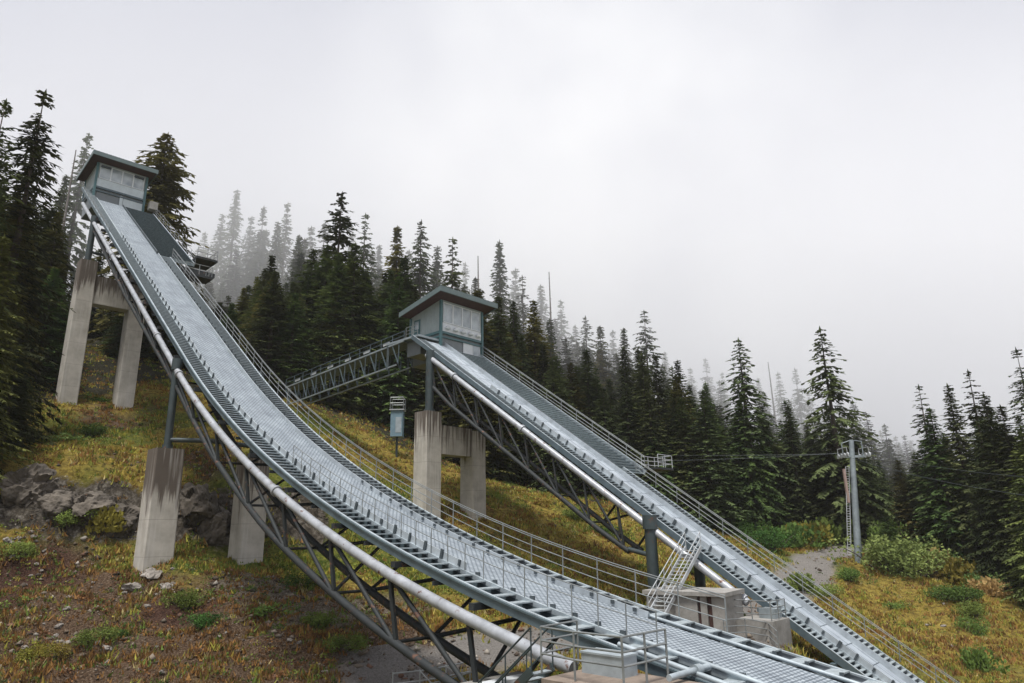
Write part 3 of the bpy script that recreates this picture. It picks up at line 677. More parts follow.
# ------------------------------------------------------------------ footbridge to the hillside
def footbridge():
    J = JB; a, b = 77.7, 101.5; z0, z1 = 43.75, 42.3
    t = thing('footbridge', J.at(99, 1.1, 40.2), 'long steel truss footbridge with white light panels between middle cabin and the nearer jump', 'bridge')
    def p(q, lat, dz): return J.at(q, lat, z0 + (q - a) / (b - a) * (z1 - z0) + dz)
    n = 12; st = np.linspace(a, b, n + 1)
    MB().hexa([p(a, .2, -.12), p(a, 1.9, -.12), p(b, 1.9, -.12), p(b, .2, -.12), p(a, .2, -.03), p(a, 1.9, -.03), p(b, 1.9, -.03), p(b, .2, -.03)]).build('walkway', M_TREADD, t)
    for lat in (.1, 2.0):
        MB().bar(p(a, lat, 0), p(b, lat, 0), .16, .16).build('top_chord', M_GALV, t)
        MB().bar(p(a + 1.2, lat, -2.35), p(b, lat, -2.35), .14, .14).build('bottom_chord', M_GALV, t)
        for i in range(n):
            q0, q1 = st[i], st[i + 1]
            MB().bar(p(q1, lat, -.08), p(q0 + .9, lat, -2.28), .085).build('brace', M_BEAM, t)
            MB().bar(p(q0 + .9, lat, -2.28), p(q0 + .8, lat, -.08), .09).build('brace', M_BEAM, t)
        mb = MB()
        for k in (1.1, .6): mb.bar(p(a, lat, k), p(b, lat, k), .05)
        rl = mb.build('railing', M_BEAM, t)
        for q in st: MB().bar(p(q, lat, .08), p(q, lat, 1.1), .05).build('post', M_BEAM, rl)
    for i in range(6):
        q = a + 2.6 + i * 3.6; m = MB(); m.hexa([p(q, .14, .32), p(q, .20, .32), p(q + 1.1, .20, .32), p(q + 1.1, .14, .32), p(q, .14, .58), p(q, .20, .58), p(q + 1.1, .20, .58), p(q + 1.1, .14, .58)]); m.build('light_panel', M_WHITE, t)
    return t
footbridge()

# ------------------------------------------------------------------ foot of the nearer jump
def landing_pad():
    J = JA; z = J.z(-1.5)
    t = thing('concrete_pad', J.at(-1.8, -1.4, z - 1.6), 'low brownish concrete pad with a grey panel beside the table of the nearer jump', 'pad')
    MB().box(J.at(-2.2, -1.55, z - 1.25), (2.3, 3.7, 1.7), J.ax).build('slab', M_PAD, t)
    MB().box(J.at(-1.35, -1.0, z - .16), (.7, 1.4, .55), J.ax).build('side_panel', M_GALVL, t)
    MB().box(J.at(-1.35, -1.0, z + .14), (.76, 1.46, .05), J.ax).build('panel_cap', M_GALVL, t)
    return t
landing_pad()
def pad_rail():
    J = JA; z = J.z(-1.5) - .38
    t = thing('platform_railing', J.at(-3.5, -2.7, z), 'grey tube railing round the concrete pad, its stair rails running down to the left', 'railing')
    flat_railing(t, [J.at(.2, -.5, z), J.at(.1, -2.2, z), J.at(-1.3, -2.4, z), J.at(-2.9, -2.4, z), J.at(-2.9, -.45, z)], 1.2, (1, .7, .42), M_RAIL, .03, 1.15)
    mb = MB()
    for l in (-2.2, -1.3):
        a = J.at(.5, l, z); b = J.at(4.8, l, z - 3.3)
        for h in (1.15, .6): mb.tube([a + np.array([0, 0, h]), b + np.array([0, 0, h])], .028, 6)
        mb.bar(a, b, .06, .24)
    s_ = mb.build('stair_rail', M_COLUMN, t)
    for l in (-2.2, -1.3):
        for k in range(5): 
            f = k / 4; c = J.at(.5 + 4.3 * f, l, z - 3.3 * f); MB().tube([c, c + np.array([0, 0, 1.15])], .026, 6).build('post', M_COLUMN, s_)
    mb = MB()
    for k in range(15): mb.box(J.at(.65 + .287 * k, -1.75, z - .12 - .22 * k), (.86, .26, .04), J.ax)
    mb.build('stair_treads', M_TREAD, t)
    return t
pad_rail()
def ground_frames():
    base = sight(440, 672, 34); base[2] = gsurf(base[0], base[1])
    t = thing('barrier_frame', base, 'white tube barrier frames lying under the truss at the bottom of the photo', 'barrier')
    def g(x, y, Y, h=0): p = sight(x, y, Y); return np.array([p[0], p[1], gsurf(p[0], p[1]) + h])
    ln = [(393, 668, 36), (420, 664, 36), (446, 658, 36.5), (470, 655, 37)]
    ln2 = [(405, 690, 32), (440, 680, 32.5), (470, 672, 33), (490, 668, 33.5)]
    for q in (ln, ln2):
        mb = MB()
        for h in (.12, .45, .9): mb.tube([g(*a, h) for a in q], .035, 6)
        for a in q: mb.tube([g(*a, -.1), g(*a, .95)], .035, 6)
        mb.build('frame', M_ALU, t)
    mb = MB()
    for a, b in zip(ln[1:], ln2[1:]): mb.tube([g(*a, .9), g(*b, .45)], .03, 6)
    mb.build('tie', M_ALU, t)
    J = JA; p = J.at(4.2, .4, 0); p[2] = gsurf(p[0], p[1])
    f = thing('truss_footing', p, 'pale concrete footing under the lower end of the nearer jump truss', 'footing')
    MB().box(p + np.array([0, 0, .1]), (3.2, 2.2, 1.4), J.ax).build('block', M_CONC_L, f)
    MB().box(p + np.array([0, 0, .85]), (2.4, .5, .12), J.ax).build('bearing_plate', M_WHITE, f)
ground_frames()

# ------------------------------------------------------------------ foot of the farther jump
def abutment():
    J = JB; q = 40.9; top = J.z(q) - .78
    c = J.at(q, -1.35, top); t = thing('concrete_abutment', c, 'pale concrete block with a railing where the far big tube ends', 'abutment')
    g = gsurf(c[0], c[1])
    MB().box(J.at(q, -1.25, (top + (g - J.P[2]) - 1) / 2 + .0), (2.5, 2.5, top - (g - J.P[2]) + 1), J.ax).build('block', M_CONC_L, t)
    MB().box(J.at(q - .4, -.75, top + .28), (1.0, 1.0, .56), J.ax).build('bearing', M_GALV, t)
    flat_railing(t, [J.at(q + 1.2, -2.4, top), J.at(q - 1.15, -2.4, top), J.at(q - 1.15, -.25, top)], 1.1, (1, .66, .33), M_RAIL, .03, 1.2)
    return t
abutment()
def service_hut():
    a = sight(646, 596, 46.4); b = sight(724, 594, 43.5); z1 = (a[2] + b[2]) / 2
    u = b - a; u[2] = 0; L = np.linalg.norm(u); u /= L; w = np.array([-u[1], u[0], 0]); ax = np.array([u, w, [0, 0, 1.0]])
    m = (a + b) / 2; g = min(gsurf(a[0], a[1]), gsurf(b[0], b[1])) - .6
    t = thing('concrete_hut', (m[0], m[1], g), 'low flat concrete hut with dark openings between the two jumps', 'hut')
    H = z1 - g
    def bx(x0, x1, y0, y1, z0, z1_): return MB().box(a * np.array([1, 1, 0]) + u * (x0 + x1) / 2 + w * (y0 + y1) / 2 + np.array([0, 0, (z0 + z1_) / 2]), (x1 - x0, y1 - y0, z1_ - z0), ax)
    mb = MB()
    for x0, x1 in ((0, L * .66), (L * .70, L * .78), (L * .84, L)): mb.v += []; mb.add(*(lambda q: (q.v, q.f))(bx(x0, x1, 0, .3, g, z1 - .02)))
    for args in ((0, .3, .303, 3.2, g, z1 - .02), (L - .3, L, .303, 3.2, g, z1 - .02), (.3, L - .3, 2.9, 3.2, g, z1 - .02)): mb.add(*(lambda q: (q.v, q.f))(bx(*args)))
    mb.build('wall', M_CONC_L, t)
    bx(-.15, L + .15, -.2, 3.4, z1 - .015, z1 + .22).build('roof', M_CONC_L, t)
    bx(L * .665, L * .695, .12, .2, g, z1 - .05).build('door', M_SOFF, t)
    bx(L * .785, L * .835, .12, .2, g, z1 - .05).build('door', M_SOFF, t)
service_hut()
def alu_stair():
    J = JB; a = J.pt(45.6, -.25, .05); b = sight(657, 614, 44.5); b[2] = max(b[2], gsurf(b[0], b[1]))
    t = thing('aluminium_stair', b, 'steep aluminium stair from the concrete hut up to the farther jump', 'stairs')
    d = b - a; dh = np.array([d[0], d[1], 0]); dh /= np.linalg.norm(dh); s_ = np.array([-dh[1], dh[0], 0]); w = .55
    for k in (-1, 1): MB().bar(a + s_ * w * k, b + s_ * w * k, .07, .26).build('stringer', M_ALU, t)
    mb = MB(); n = 18
    for i in range(1, n): mb.box(a + d * i / n, (2 * w - .08, .24, .04), np.array([s_, dh, [0, 0, 1.0]]))
    mb.build('treads', M_ALU, t)
    for k in (-1, 1):
        mb = MB(); up = np.array([0, 0, 1.0])
        for h in (1.0, .55): mb.tube([a + s_ * w * k + up * h, b + s_ * w * k + up * h], .03, 6)
        r_ = mb.build('handrail', M_ALU, t)
        for i in range(6): c = a + d * i / 5 + s_ * w * k; MB().tube([c, c + up * 1.0], .028, 6).build('post', M_ALU, r_)
alu_stair()
def yard_railing(pts, label, h=1.1):
    P = []
    for q in pts:
        p = sight(*q); P.append(np.array([p[0], p[1], gsurf(p[0], p[1])]))
    t = thing('yard_railing', P[0], label, 'railing'); flat_railing(t, P, h, (1, .66, .33), M_RAIL, .03, 1.0); return t
yard_railing([(724, 628, 43), (745, 622, 43.5), (768, 628, 43.5), (778, 640, 42.5)], 'grey tube railing between the concrete hut and the pale concrete block')

# ------------------------------------------------------------------ lift tower, cables, box on a pole
def lift_tower():
    b = sight(858.5, 561, 85); b[2] = gsurf(b[0], b[1]) - .2; tp = sight(851.2, 440, 85)
    t = thing('lift_tower', b, 'grey steel ski lift tower with a short crossarm by the gravel road', 'lift tower')
    MB().tube([b, b * .5 + tp * .5, tp], [.42, .36, .28], 16).build('pole', M_GALV, t)
    arm = tp - np.array([0, 0, 2.0])
    mb = MB(); mb.box(arm, (2.7, .28, .28)); mb.tube([arm + np.array([-1.25, 0, 0]), arm + np.array([-1.25, 0, 1.7])], .07, 6); mb.tube([arm + np.array([1.2, 0, 0]), arm + np.array([1.2, 0, 1.9])], .07, 6)
    mb.tube([arm + np.array([-1.25, 0, 1.6]), tp, arm + np.array([1.2, 0, 1.8])], .05, 6); mb.build('crossarm', M_GALV, t)
    for k in (-1, 1):
        mb = MB(); c = arm + np.array([k * 1.3, 0, .1])
        for j in range(4): 
            q = c + np.array([0, -1.2 + j * .8, 0]); mb.tube([q + np.array([-.07, 0, 0]), q + np.array([.07, 0, 0])], .3, 12)
        mb.box(c + np.array([0, 0, -.1]), (.12, 3.0, .16)); mb.tube([c + np.array([0, -1.2, .3]), c + np.array([0, -1.2, .9]), c + np.array([0, 1.2, .9]), c + np.array([0, 1.2, .3])], .05, 6)
        mb.build('sheave_train', M_ALU, t)
    mb = MB(); bb = b + np.array([-.75, 0, 1.0]); tt = tp + np.array([-.75, 0, -3.2])
    for o_ in (0, -.4): mb.tube([bb + np.array([o_, 0, 0]), tt + np.array([o_, 0, 0])], .045, 6)
    for i in range(36): c = bb + (tt - bb) * i / 35; mb.tube([c, c + np.array([-.4, 0, 0])], .025, 4)
    mb.build('ladder', M_ALU, t)
    MB().box(b * .38 + tp * .62 + np.array([-.95, 0, 0]), (.26, .3, 4.0)).build('shield_panel', M_SHIELD, t)
    def sag(a, b, s_, n=24):
        a = np.array(a); b = np.array(b); return [a + (b - a) * i / n - np.array([0, 0, s_ * 4 * (i / n) * (1 - i / n)]) for i in range(n + 1)]
    for k, (far, near) in enumerate((((400, 452, 112), (1110, 505, 52)), ((395, 440, 118), (1120, 480, 58)))):
        c = arm + np.array([(-1.9, 1.9)[k], 0, .42]); mb = MB(); mb.tube(sag(sight(*far), c, 1.2), .017, 5); mb.tube(sag(c, sight(*near), .8), .017, 5)
        tag(mb.build('lift_cable', M_POST), ('lower lift cable slung across the forest, left side of the lift tower', 'upper lift cable slung across the forest, right side of the lift tower')[k], 'cable')
lift_tower()
def pole_box():
    p = sight(396, 470, 84); g = gsurf(p[0], p[1]); t = thing('equipment_box', (p[0], p[1], g), 'blue grey box with a white top frame on a thin pole between the jumps', 'equipment box')
    z0 = sight(396, 437, 84)[2]; z1 = sight(396, 411, 84)[2]; z2 = sight(396, 398, 84)[2]
    MB().tube([(p[0], p[1], g - .3), (p[0], p[1], z0 + .2)], .14, 8).build('pole', M_COLUMN, t)
    MB().box((p[0], p[1], (z0 + z1) / 2), (1.45, 1.3, z1 - z0)).build('cabinet', M_BOXB, t)
    MB().box((p[0] + .25, p[1] - .66, (z0 + z1) / 2 - .2), (.7, .02, 1.9)).build('door', M_GALVL, t)
    MB().box((p[0], p[1], z1 + .06), (1.8, 1.6, .12)).build('platform', M_ALU, t)
    mb = MB(); zz = z1 + .12
    pts = [(-.8, -.7), (.8, -.7), (.8, .7), (-.8, .7), (-.8, -.7)]
    for h in (.75, 1.45): mb.tube([(p[0] + x, p[1] + y, zz + h) for x, y in pts], .05, 6)
    for x, y in pts[:4]: mb.tube([(p[0] + x, p[1] + y, zz), (p[0] + x, p[1] + y, zz + 1.5)], .05, 6)
    mb.build('top_frame', M_RAIL, t)
pole_box()

# ------------------------------------------------------------------ vegetation
def leafmat(name, dark, light, var=.45, sc=.35):
    m, nt, b = newmat(name); v = objco(nt); oi = nt.nodes.new('ShaderNodeObjectInfo')
    ad = nd(nt, 'ShaderNodeVectorMath', operation='ADD'); nt.links.new(v, ad.inputs[0])
    cv = nd(nt, 'ShaderNodeCombineXYZ'); ml = nd(nt, 'ShaderNodeMath', operation='MULTIPLY'); nt.links.new(oi.outputs['Random'], ml.inputs[0]); ml.inputs[1].default_value = 90
    nt.links.new(ml.outputs[0], cv.inputs[0]); nt.links.new(cv.outputs[0], ad.inputs[1])
    n = noi(nt, ad.outputs[0], sc, 5, .7); c = ramp(nt, n, [(.32, dark), (.68, light)])
    hs = nd(nt, 'ShaderNodeHueSaturation'); nt.links.new(c, hs.inputs['Color'])
    r = nd(nt, 'ShaderNodeMapRange'); nt.links.new(oi.outputs['Random'], r.inputs[0]); r.inputs['To Min'].default_value = 1 - var; r.inputs['To Max'].default_value = 1 + var; nt.links.new(r.outputs[0], hs.inputs['Value'])
    r2 = nd(nt, 'ShaderNodeMapRange'); m2 = nd(nt, 'ShaderNodeMath', operation='FRACT'); m3 = nd(nt, 'ShaderNodeMath', operation='MULTIPLY'); nt.links.new(oi.outputs['Random'], m3.inputs[0]); m3.inputs[1].default_value = 7.3; nt.links.new(m3.outputs[0], m2.inputs[0])
    nt.links.new(m2.outputs[0], r2.inputs[0]); r2.inputs['To Min'].default_value = .475; r2.inputs['To Max'].default_value = .525; nt.links.new(r2.outputs[0], hs.inputs['Hue'])
    nt.links.new(hs.outputs[0], b.inputs['Base Color']); b.inputs['Roughness'].default_value = .8; b.inputs['Specular IOR Level'].default_value = .1
    tr = nd(nt, 'ShaderNodeBsdfTranslucent'); nt.links.new(hs.outputs[0], tr.inputs['Color']); mx = nd(nt, 'ShaderNodeMixShader'); mx.inputs[0].default_value = .22
    out = nt.nodes['Material Output']; nt.links.new(b.outputs[0], mx.inputs[1]); nt.links.new(tr.outputs[0], mx.inputs[2]); nt.links.new(mx.outputs[0], out.inputs['Surface'])
    return m
M_NEEDLE = leafmat('dark_needles', (.022, .033, .014), (.12, .145, .055))
M_NEEDLEY = leafmat('olive_needles', (.040, .045, .013), (.20, .19, .055))
M_NEEDLEG = leafmat('green_needles', (.028, .05, .018), (.13, .175, .05))
M_BARK = steel('bark', (.075, .06, .05), .9, 0, .4)
M_SNAG = steel('weathered_snag', (.17, .155, .145), .9, 0, .3)
M_LEAF = leafmat('bush_leaves', (.07, .11, .025), (.22, .29, .07), .2, 1.2)
M_LEAFD = leafmat('deep_green_leaves', (.03, .07, .018), (.10, .18, .04), .15, 1.2)
M_LEAFY = leafmat('yellow_leaves', (.13, .11, .02), (.32, .28, .06), .2, 1.2)
M_LEAFP = leafmat('pale_leaves', (.10, .16, .045), (.29, .38, .12), .2, 1.2)
M_LEAFR = leafmat('rusty_stalks', (.24, .15, .06), (.50, .33, .15), .2, 1.2)
M_FLOWER = leafmat('white_flowers', (.5, .5, .47), (.75, .75, .7), .1, 3)

PROTO = {}
def conifer_mesh(key, seed, H=25, Rb=3.3, bare=.04, step=.42, nb=5, droop=.35, dens=1.0, gap=0.0, power=.85, tip=0.0, narrow=0.0, big=1.0):
    rg = np.random.default_rng(seed); V = []; Fc = []
    def kite(p, dirv, wid, ln, roll):
        t = dirv / (np.linalg.norm(dirv) + 1e-9); a = np.cross(t, [0, 0, 1.0]); a /= (np.linalg.norm(a) + 1e-9); b = np.cross(a, t)
        w = (a * math.cos(roll) + b * math.sin(roll)) * wid
        i = len(V); V.extend([p, p + t * ln * .45 + w, p + t * ln, p + t * ln * .45 - w]); Fc.append((i, i + 1, i + 2, i + 3))
    z = H * bare
    ph = rg.uniform(0, 6.28); lean = rg.normal(0, .002, 2)
    while z < H - .15:
        f = z / H; k = int(nb * (1 if f < .85 else .8)); 
        if rg.random() > gap * (1 if f > .35 else .3):
            for j in range(k):
                ph += 2.4 + rg.normal(0, .35)
                env = (1 - f) ** power * Rb * (1 - .25 * max(0, .25 - f) / .25)
                L = max(.20, env * rg.uniform(.55, 1.15)) + .06
                if rg.random() < gap * .6: continue
                az = ph; up = (.35 if f > .8 else .05 if f > .5 else -.22) + rg.normal(0, .10) - droop * .3
                o = np.array([math.cos(az), math.sin(az), 0])
                p = np.array([lean[0] * z, lean[1] * z, z + rg.uniform(-.12, .12)]); ns = max(2, int(L / .38))
                sg = L / ns; pts = [p]
                for i in range(ns):
                    u = (i + 1) / ns; el = up - droop * u * 1.1 + .35 * max(0, u - .7)
                    p = p + sg * (o * math.cos(el) + np.array([0, 0, math.sin(el)])); pts.append(p)
                sd = np.array([-o[1], o[0], 0])
                for i in range(ns):
                    a, b = pts[i], pts[i + 1]; u = (i + .5) / ns; tl = (.30 + .55 * (1 - u) * min(1, L / 2.2)) * rg.uniform(.7, 1.2) * min(1, .30 + L / 1.9)
                    if u < .18 and L > 1.2 and f < .6: continue
                    kite(a, (b - a) * 1.0, .13 * big * min(1, .4 + L / 2), sg * 1.5, rg.uniform(-.5, .5))
                    for s_ in (-1, 1):
                        for rep in range(1 if rg.random() > (dens - 1) else 2):
                            if rg.random() > dens: continue
                            d = (b - a) / sg * .75 + sd * s_ * rg.uniform(.5, .95) + np.array([0, 0, rg.uniform(-.45, .05) - droop * .35])
                            kite(a + (b - a) * rg.random(), d, (.10 + .05 * rg.random()) * big, tl * 1.15, rg.uniform(-1.0, 1.0))
                    if rg.random() < .55 * dens: kite(a + (b - a) * rg.random(), (b - a) / sg * .4 + np.array([0, 0, -.8]) + sd * rg.normal(0, .3), .10 * big, tl * .9, rg.uniform(-1.5, 1.5))
        z += step * rg.uniform(.7, 1.3) * (1 if f < .7 else .8)
    kite(np.array([lean[0] * H, lean[1] * H, H - .9]), np.array([.02, 0, 1.0]), .07, 1.1, 0); kite(np.array([lean[0] * H, lean[1] * H, H - .9]), np.array([.02, 0, 1.0]), .07, 1.1, 1.57)
    me = bpy.data.meshes.new('crown_' + key); me.from_pydata([tuple(v) for v in V], [], Fc)
    mb = MB(); mb.tube([(lean[0] * H * k, lean[1] * H * k, H * k - (.6 if k == 0 else 0)) for k in (0, .15, .4, .7, .97)], [.30, .22, .14, .06, .012], 8)
    mt = bpy.data.meshes.new('trunk_' + key); mt.from_pydata(mb.v, [], mb.f); mt.materials.append(M_BARK); mt.polygons.foreach_set('use_smooth', [True] * len(mt.polygons))
    PROTO[key] = (me, mt, H)
conifer_mesh('full1', 1, 25, 3.8, .02, .28, 8, .35, 1.3, .05, .92, big=.62)
conifer_mesh('full2', 2, 25, 3.3, .02, .28, 8, .45, 1.3, .07, .90, big=.62)
conifer_mesh('full3', 3, 25, 4.3, .03, .32, 8, .55, 1.3, .08, .95, big=.62)
conifer_mesh('spire1', 4, 25, 2.4, .03, .28, 8, .5, 1.3, .08, .85, big=.62)
conifer_mesh('spire2', 5, 25, 2.3, .05, .32, 7, .55, 1.2, .12, .8, big=.62)
conifer_mesh('open1', 6, 25, 4.2, .06, .46, 7, .55, 1.3, .16, .85, big=.65)
conifer_mesh('open2', 7, 25, 3.9, .06, .54, 7, .7, 1.3, .16, .85, big=.65)
conifer_mesh('ragged', 8, 25, 3.1, .08, .44, 6, .5, 1.2, .24, .9, big=.65)
conifer_mesh('round1', 9, 25, 4.2, .05, .36, 8, .65, 1.3, .10, .66, big=.6)
conifer_mesh('near1', 13, 25, 3.9, .03, .25, 9, .5, 1.8, .10, .92, big=.40)
conifer_mesh('near2', 14, 25, 3.3, .03, .34, 7, .55, 1.8, .24, .92, big=.40)
conifer_mesh('far1', 10, 25, 3.5, .04, .42, 7, .45, 1.0, .12, .95, big=.9)
conifer_mesh('far2', 12, 25, 3.0, .04, .44, 7, .5, 1.0, .18, .95, big=.9)
CROWN = {}
def crown(key, mat):
    if (key, mat.name) not in CROWN:
        me = PROTO[key][0].copy(); me.materials.clear(); me.materials.append(mat); CROWN[(key, mat.name)] = me
    return CROWN[(key, mat.name)]
TREE_NO = [0]
HIDDEN = {78, 79, 80, 90, 94, 95, 96, 97, 98, 99, 100, 101, 103, 104, 105, 106, 107, 108, 109, 112, 113, 114, 116, 118, 119, 120, 122, 126, 128, 132, 133, 134, 135, 136, 137, 138, 140, 143, 144, 145, 148, 149, 150, 153, 155, 156, 157, 158, 159, 161, 166, 168, 169, 171, 172, 173, 174, 176, 179, 180, 185, 186, 190, 199, 203, 206, 211, 212, 223, 225, 228, 238, 241, 244, 253, 254, 255, 256, 257, 259, 264, 265, 267, 271, 272, 282, 285, 289, 292, 294, 295, 296, 306, 308, 318, 321, 325, 330, 335, 339, 340, 346, 348, 350, 351, 352, 354, 355, 356, 358, 368, 370, 371, 374, 377, 378, 383, 387, 388, 389, 390, 401, 402, 409, 412, 413, 414, 415, 416, 417}
def tree(x, y, ztop, key, mat, label, group=None, wid=1.0, zb=None):
    g = gsurf(x, y) if zb is None else zb; H = max(3, ztop - g); me, mt, H0 = PROTO[key]
    spin = random.uniform(0, 6.28); TREE_NO[0] += 1
    if TREE_NO[0] in HIDDEN: return          # stands wholly behind its neighbours
    t = thing('conifer_tree', (x, y, g), label, 'tree', group)
    s_ = H / H0; w = 2.05 * wid * (s_ ** .5 if s_ < 1 else s_ ** .6); t.scale = (w, w, s_); t.rotation_euler = (0, 0, spin)
    for nm, m in (('crown', crown(key, mat)), ('trunk', mt)):
        o = bpy.data.objects.new(nm, m); COL.objects.link(o); o.parent = t
    return t
def snag(px, py, Y, label, thick=.22):
    tp = sight(px, py, Y); g = gsurf(tp[0], tp[1]); H = tp[2] - g
    t = thing('dead_tree', (tp[0], tp[1], g), label, 'dead tree')
    mb = MB(); mb.tube([(tp[0], tp[1], g - .5), (tp[0] + .1, tp[1], g + H * .5), (tp[0], tp[1], tp[2])], [thick * 1.6, thick, thick * .35], 7)
    for i in range(26):
        z = g + H * random.uniform(.35, .97); a = random.uniform(0, 6.28); L = random.uniform(.3, 1.3) * (1.2 - (z - g) / H)
        mb.tube([(tp[0], tp[1], z), (tp[0] + math.cos(a) * L, tp[1] + math.sin(a) * L, z - L * .25)], [.05, .015], 4)
    mb.build('trunk', M_SNAG, t)

D, O_, G_ = M_NEEDLE, M_NEEDLEY, M_NEEDLEG
NAMED = [
 # px, py of the top, distance, kind, needles, width, label
 (4, 100, 55, 'near2', D, 1.0, 'dark open conifer cut by the left photo edge, with its drooping top against the sky'),
 (46, 92, 60, 'near2', D, 1.15, 'tall ragged conifer left of the upper cabin, bare sparse tip against the sky'),
 (26, 168, 60, 'near1', O_, .85, 'olive green bushy conifer below the ragged one at the left edge'),
 (62, 212, 80, 'near1', O_, .9, 'olive conifer just left of the top end of the nearer jump'),
 (2, 235, 50, 'near1', O_, .85, 'large near conifer hanging over the dirt slope at the left edge'),
 (20, 345, 55, 'near1', D, .85, 'dark low conifer left of the tall pier frame, in front of taller ones'),
 (88, 133, 118, 'far2', D, 1.0, 'pale misty conifer behind the upper cabin roof'),
 (66, 175, 112, 'spire2', D, 1.0, 'thin misty conifer between ragged conifer and upper cabin'),
 (168, 134, 100, 'round1', O_, 1.25, 'broad conifer standing alone right of the upper cabin'),
 (272, 255, 108, 'full2', D, 1.0, 'dark pointed conifer in front of the misty group above the footbridge'),
 (340, 193, 110, 'open1', D, 1.25, 'tallest broad conifer left of the middle cabin, its top above all neighbours'),
 (366, 214, 116, 'ragged', D, 1.0, 'thin ragged conifer right beside the tallest broad one'),
 (300, 235, 122, 'spire1', D, 1.0, 'slim conifer just left of the tallest broad one'),
 (398, 226, 113, 'full2', O_, 1.0, 'dense rounded conifer left of the middle cabin roof'),
 (421, 220, 116, 'open2', D, 1.1, 'open conifer with tiers behind the middle cabin roof, its tip in the sky'),
 (452, 238, 114, 'ragged', D, 1.1, 'dark ragged conifer directly behind the middle cabin roof ridge'),
 (437, 246, 122, 'spire2', D, 1.0, 'narrow conifer between the two directly behind the middle cabin'),
 (499, 240, 122, 'spire1', D, .95, 'tall narrow column-shaped conifer just right of the middle cabin'),
 (522, 275, 126, 'ragged', D, 1.0, 'ragged conifer second to the right of the middle cabin'),
 (534, 300, 112, 'full1', O_, 1.0, 'broad conifer right of the narrow column-shaped one'),
 (585, 316, 130, 'open2', D, 1.1, 'round topped misty conifer above the stairway of the farther jump'),
 (600, 326, 122, 'full2', D, 1.0, 'dense conifer beside the round topped misty one'),
 (624, 328, 118, 'spire2', D, 1.0, 'slim spire left of the tiered conifer over the far railing'),
 (643, 310, 118, 'open1', D, .95, 'tiered conifer with a sharp tip above the middle of the farther jump'),
 (655, 355, 104, 'full2', D, .9, 'dark pointed conifer in front of the tiered sharp one'),
 (677, 360, 106, 'full1', D, .9, 'dense dark conifer with a blunt top left of the green ones'),
 (706, 382, 104, 'spire1', G_, .9, 'short narrow green conifer between two taller ones'),
 (738, 338, 103, 'open2', D, 1.25, 'tall conifer with a long side branch, right of the forest middle'),
 (741, 392, 101, 'full3', G_, 1.05, 'wide bright green conifer in front of the one with a long side branch'),
 (787, 405, 102, 'spire1', D, .95, 'small dark pointed conifer left of the tallest right hand one'),
 (820, 327, 99, 'open2', D, 1.3, 'tall tiered conifer with drooping boughs just left of the lift tower'),
 (852, 400, 122, 'far1', D, 1.0, 'hazy conifer right behind the lift tower head'),
 (866, 412, 128, 'far2', D, 1.0, 'hazy conifer right of the lift tower head'),
 (884, 424, 130, 'far1', D, 1.1, 'wide hazy conifer in the gap between lift tower and right hand stand'),
 (904, 435, 140, 'far2', D, 1.0, 'faint hazy conifer just left of the right hand stand'),
 (917, 385, 88, 'ragged', D, 1.0, 'leftmost conifer of the right hand stand, with a bare bent tip'),
 (930, 408, 86, 'full2', G_, 1.0, 'green conifer in front of the one with a bare bent tip'),
 (947, 384, 84, 'spire1', D, 1.0, 'dark spire second in the right hand stand'),
 (966, 370, 84, 'ragged', D, 1.05, 'conifer with a curled thin tip in the right hand stand'),
 (981, 393, 78, 'near1', D, 1.0, 'dense dark conifer in the middle of the right hand stand'),
 (1000, 405, 76, 'full2', D, 1.0, 'dark conifer before the tallest one near the right photo edge'),
 (1014, 348, 82, 'near2', D, 1.0, 'tallest conifer near the right photo edge, thin tip in the sky'),
 (1022, 425, 70, 'near1', G_, 1.0, 'bushy conifer cut by the right photo edge'),
 (886, 512, 92, 'full3', G_, .8, 'small light green young conifer right of the lift tower'),
]
def top_at(px, py, Y):
    """where a tree whose tip shows at (px, py) stands: its tip, plumb over its foot"""
    return sight(px, py, Y)
for px, py, Y, key, mat, wid, label in NAMED:
    p = sight(px, py, Y); tree(p[0], p[1], p[2], key, mat, label, 'conifers around the jumps', wid)
for q in ((478, 256, 116, 'bare dead trunk sticking up right of the middle cabin roof'), (549, 272, 120, 'thin bare dead trunk above the upper stairway of the farther jump'), (768, 362, 150, 'faint dead trunk in the mist above the forest middle'), (76, 150, 100, 'leaning thin dead trunk left of the upper cabin')):
    snag(*q)
# misty trees on the hillside behind
MISTY = [(205, 232, 165), (222, 214, 160), (238, 190, 155), (252, 216, 160), (264, 206, 150), (288, 202, 150), (278, 222, 140), (312, 226, 150), (325, 222, 140), (352, 232, 150), (380, 245, 150), (410, 250, 150),
         (465, 262, 165), (515, 268, 158), (540, 285, 160), (560, 300, 165), (575, 325, 160), (612, 330, 168), (665, 352, 175), (690, 368, 185), (705, 358, 190), (722, 372, 180), (758, 378, 185), (778, 372, 175), (795, 368, 170), (808, 390, 180), (838, 395, 165), (860, 425, 170), (880, 430, 175), (895, 436, 180), (910, 440, 185), (635, 345, 160), (600, 342, 150), (645, 360, 150), (765, 402, 150), (838, 420, 145)]
rm = random.Random(3)
SKY = np.array([(225, 285), (270, 262), (330, 228), (380, 250), (440, 262), (500, 285), (540, 312), (600, 335), (650, 338), (700, 380), (760, 385), (800, 395), (840, 405), (885, 445)])
ML = np.array([(190, 262), (240, 225), (300, 232), (350, 250), (420, 262), (500, 290), (560, 318), (640, 358), (700, 376), (760, 388), (820, 396), (870, 428), (920, 448)])
for k in range(84):
    a = 195 + 720 * (k + rm.random()) / 84; MISTY.append((a, float(np.interp(a, ML[:, 0], ML[:, 1])) + rm.uniform(0, 45), rm.uniform(126, 158)))
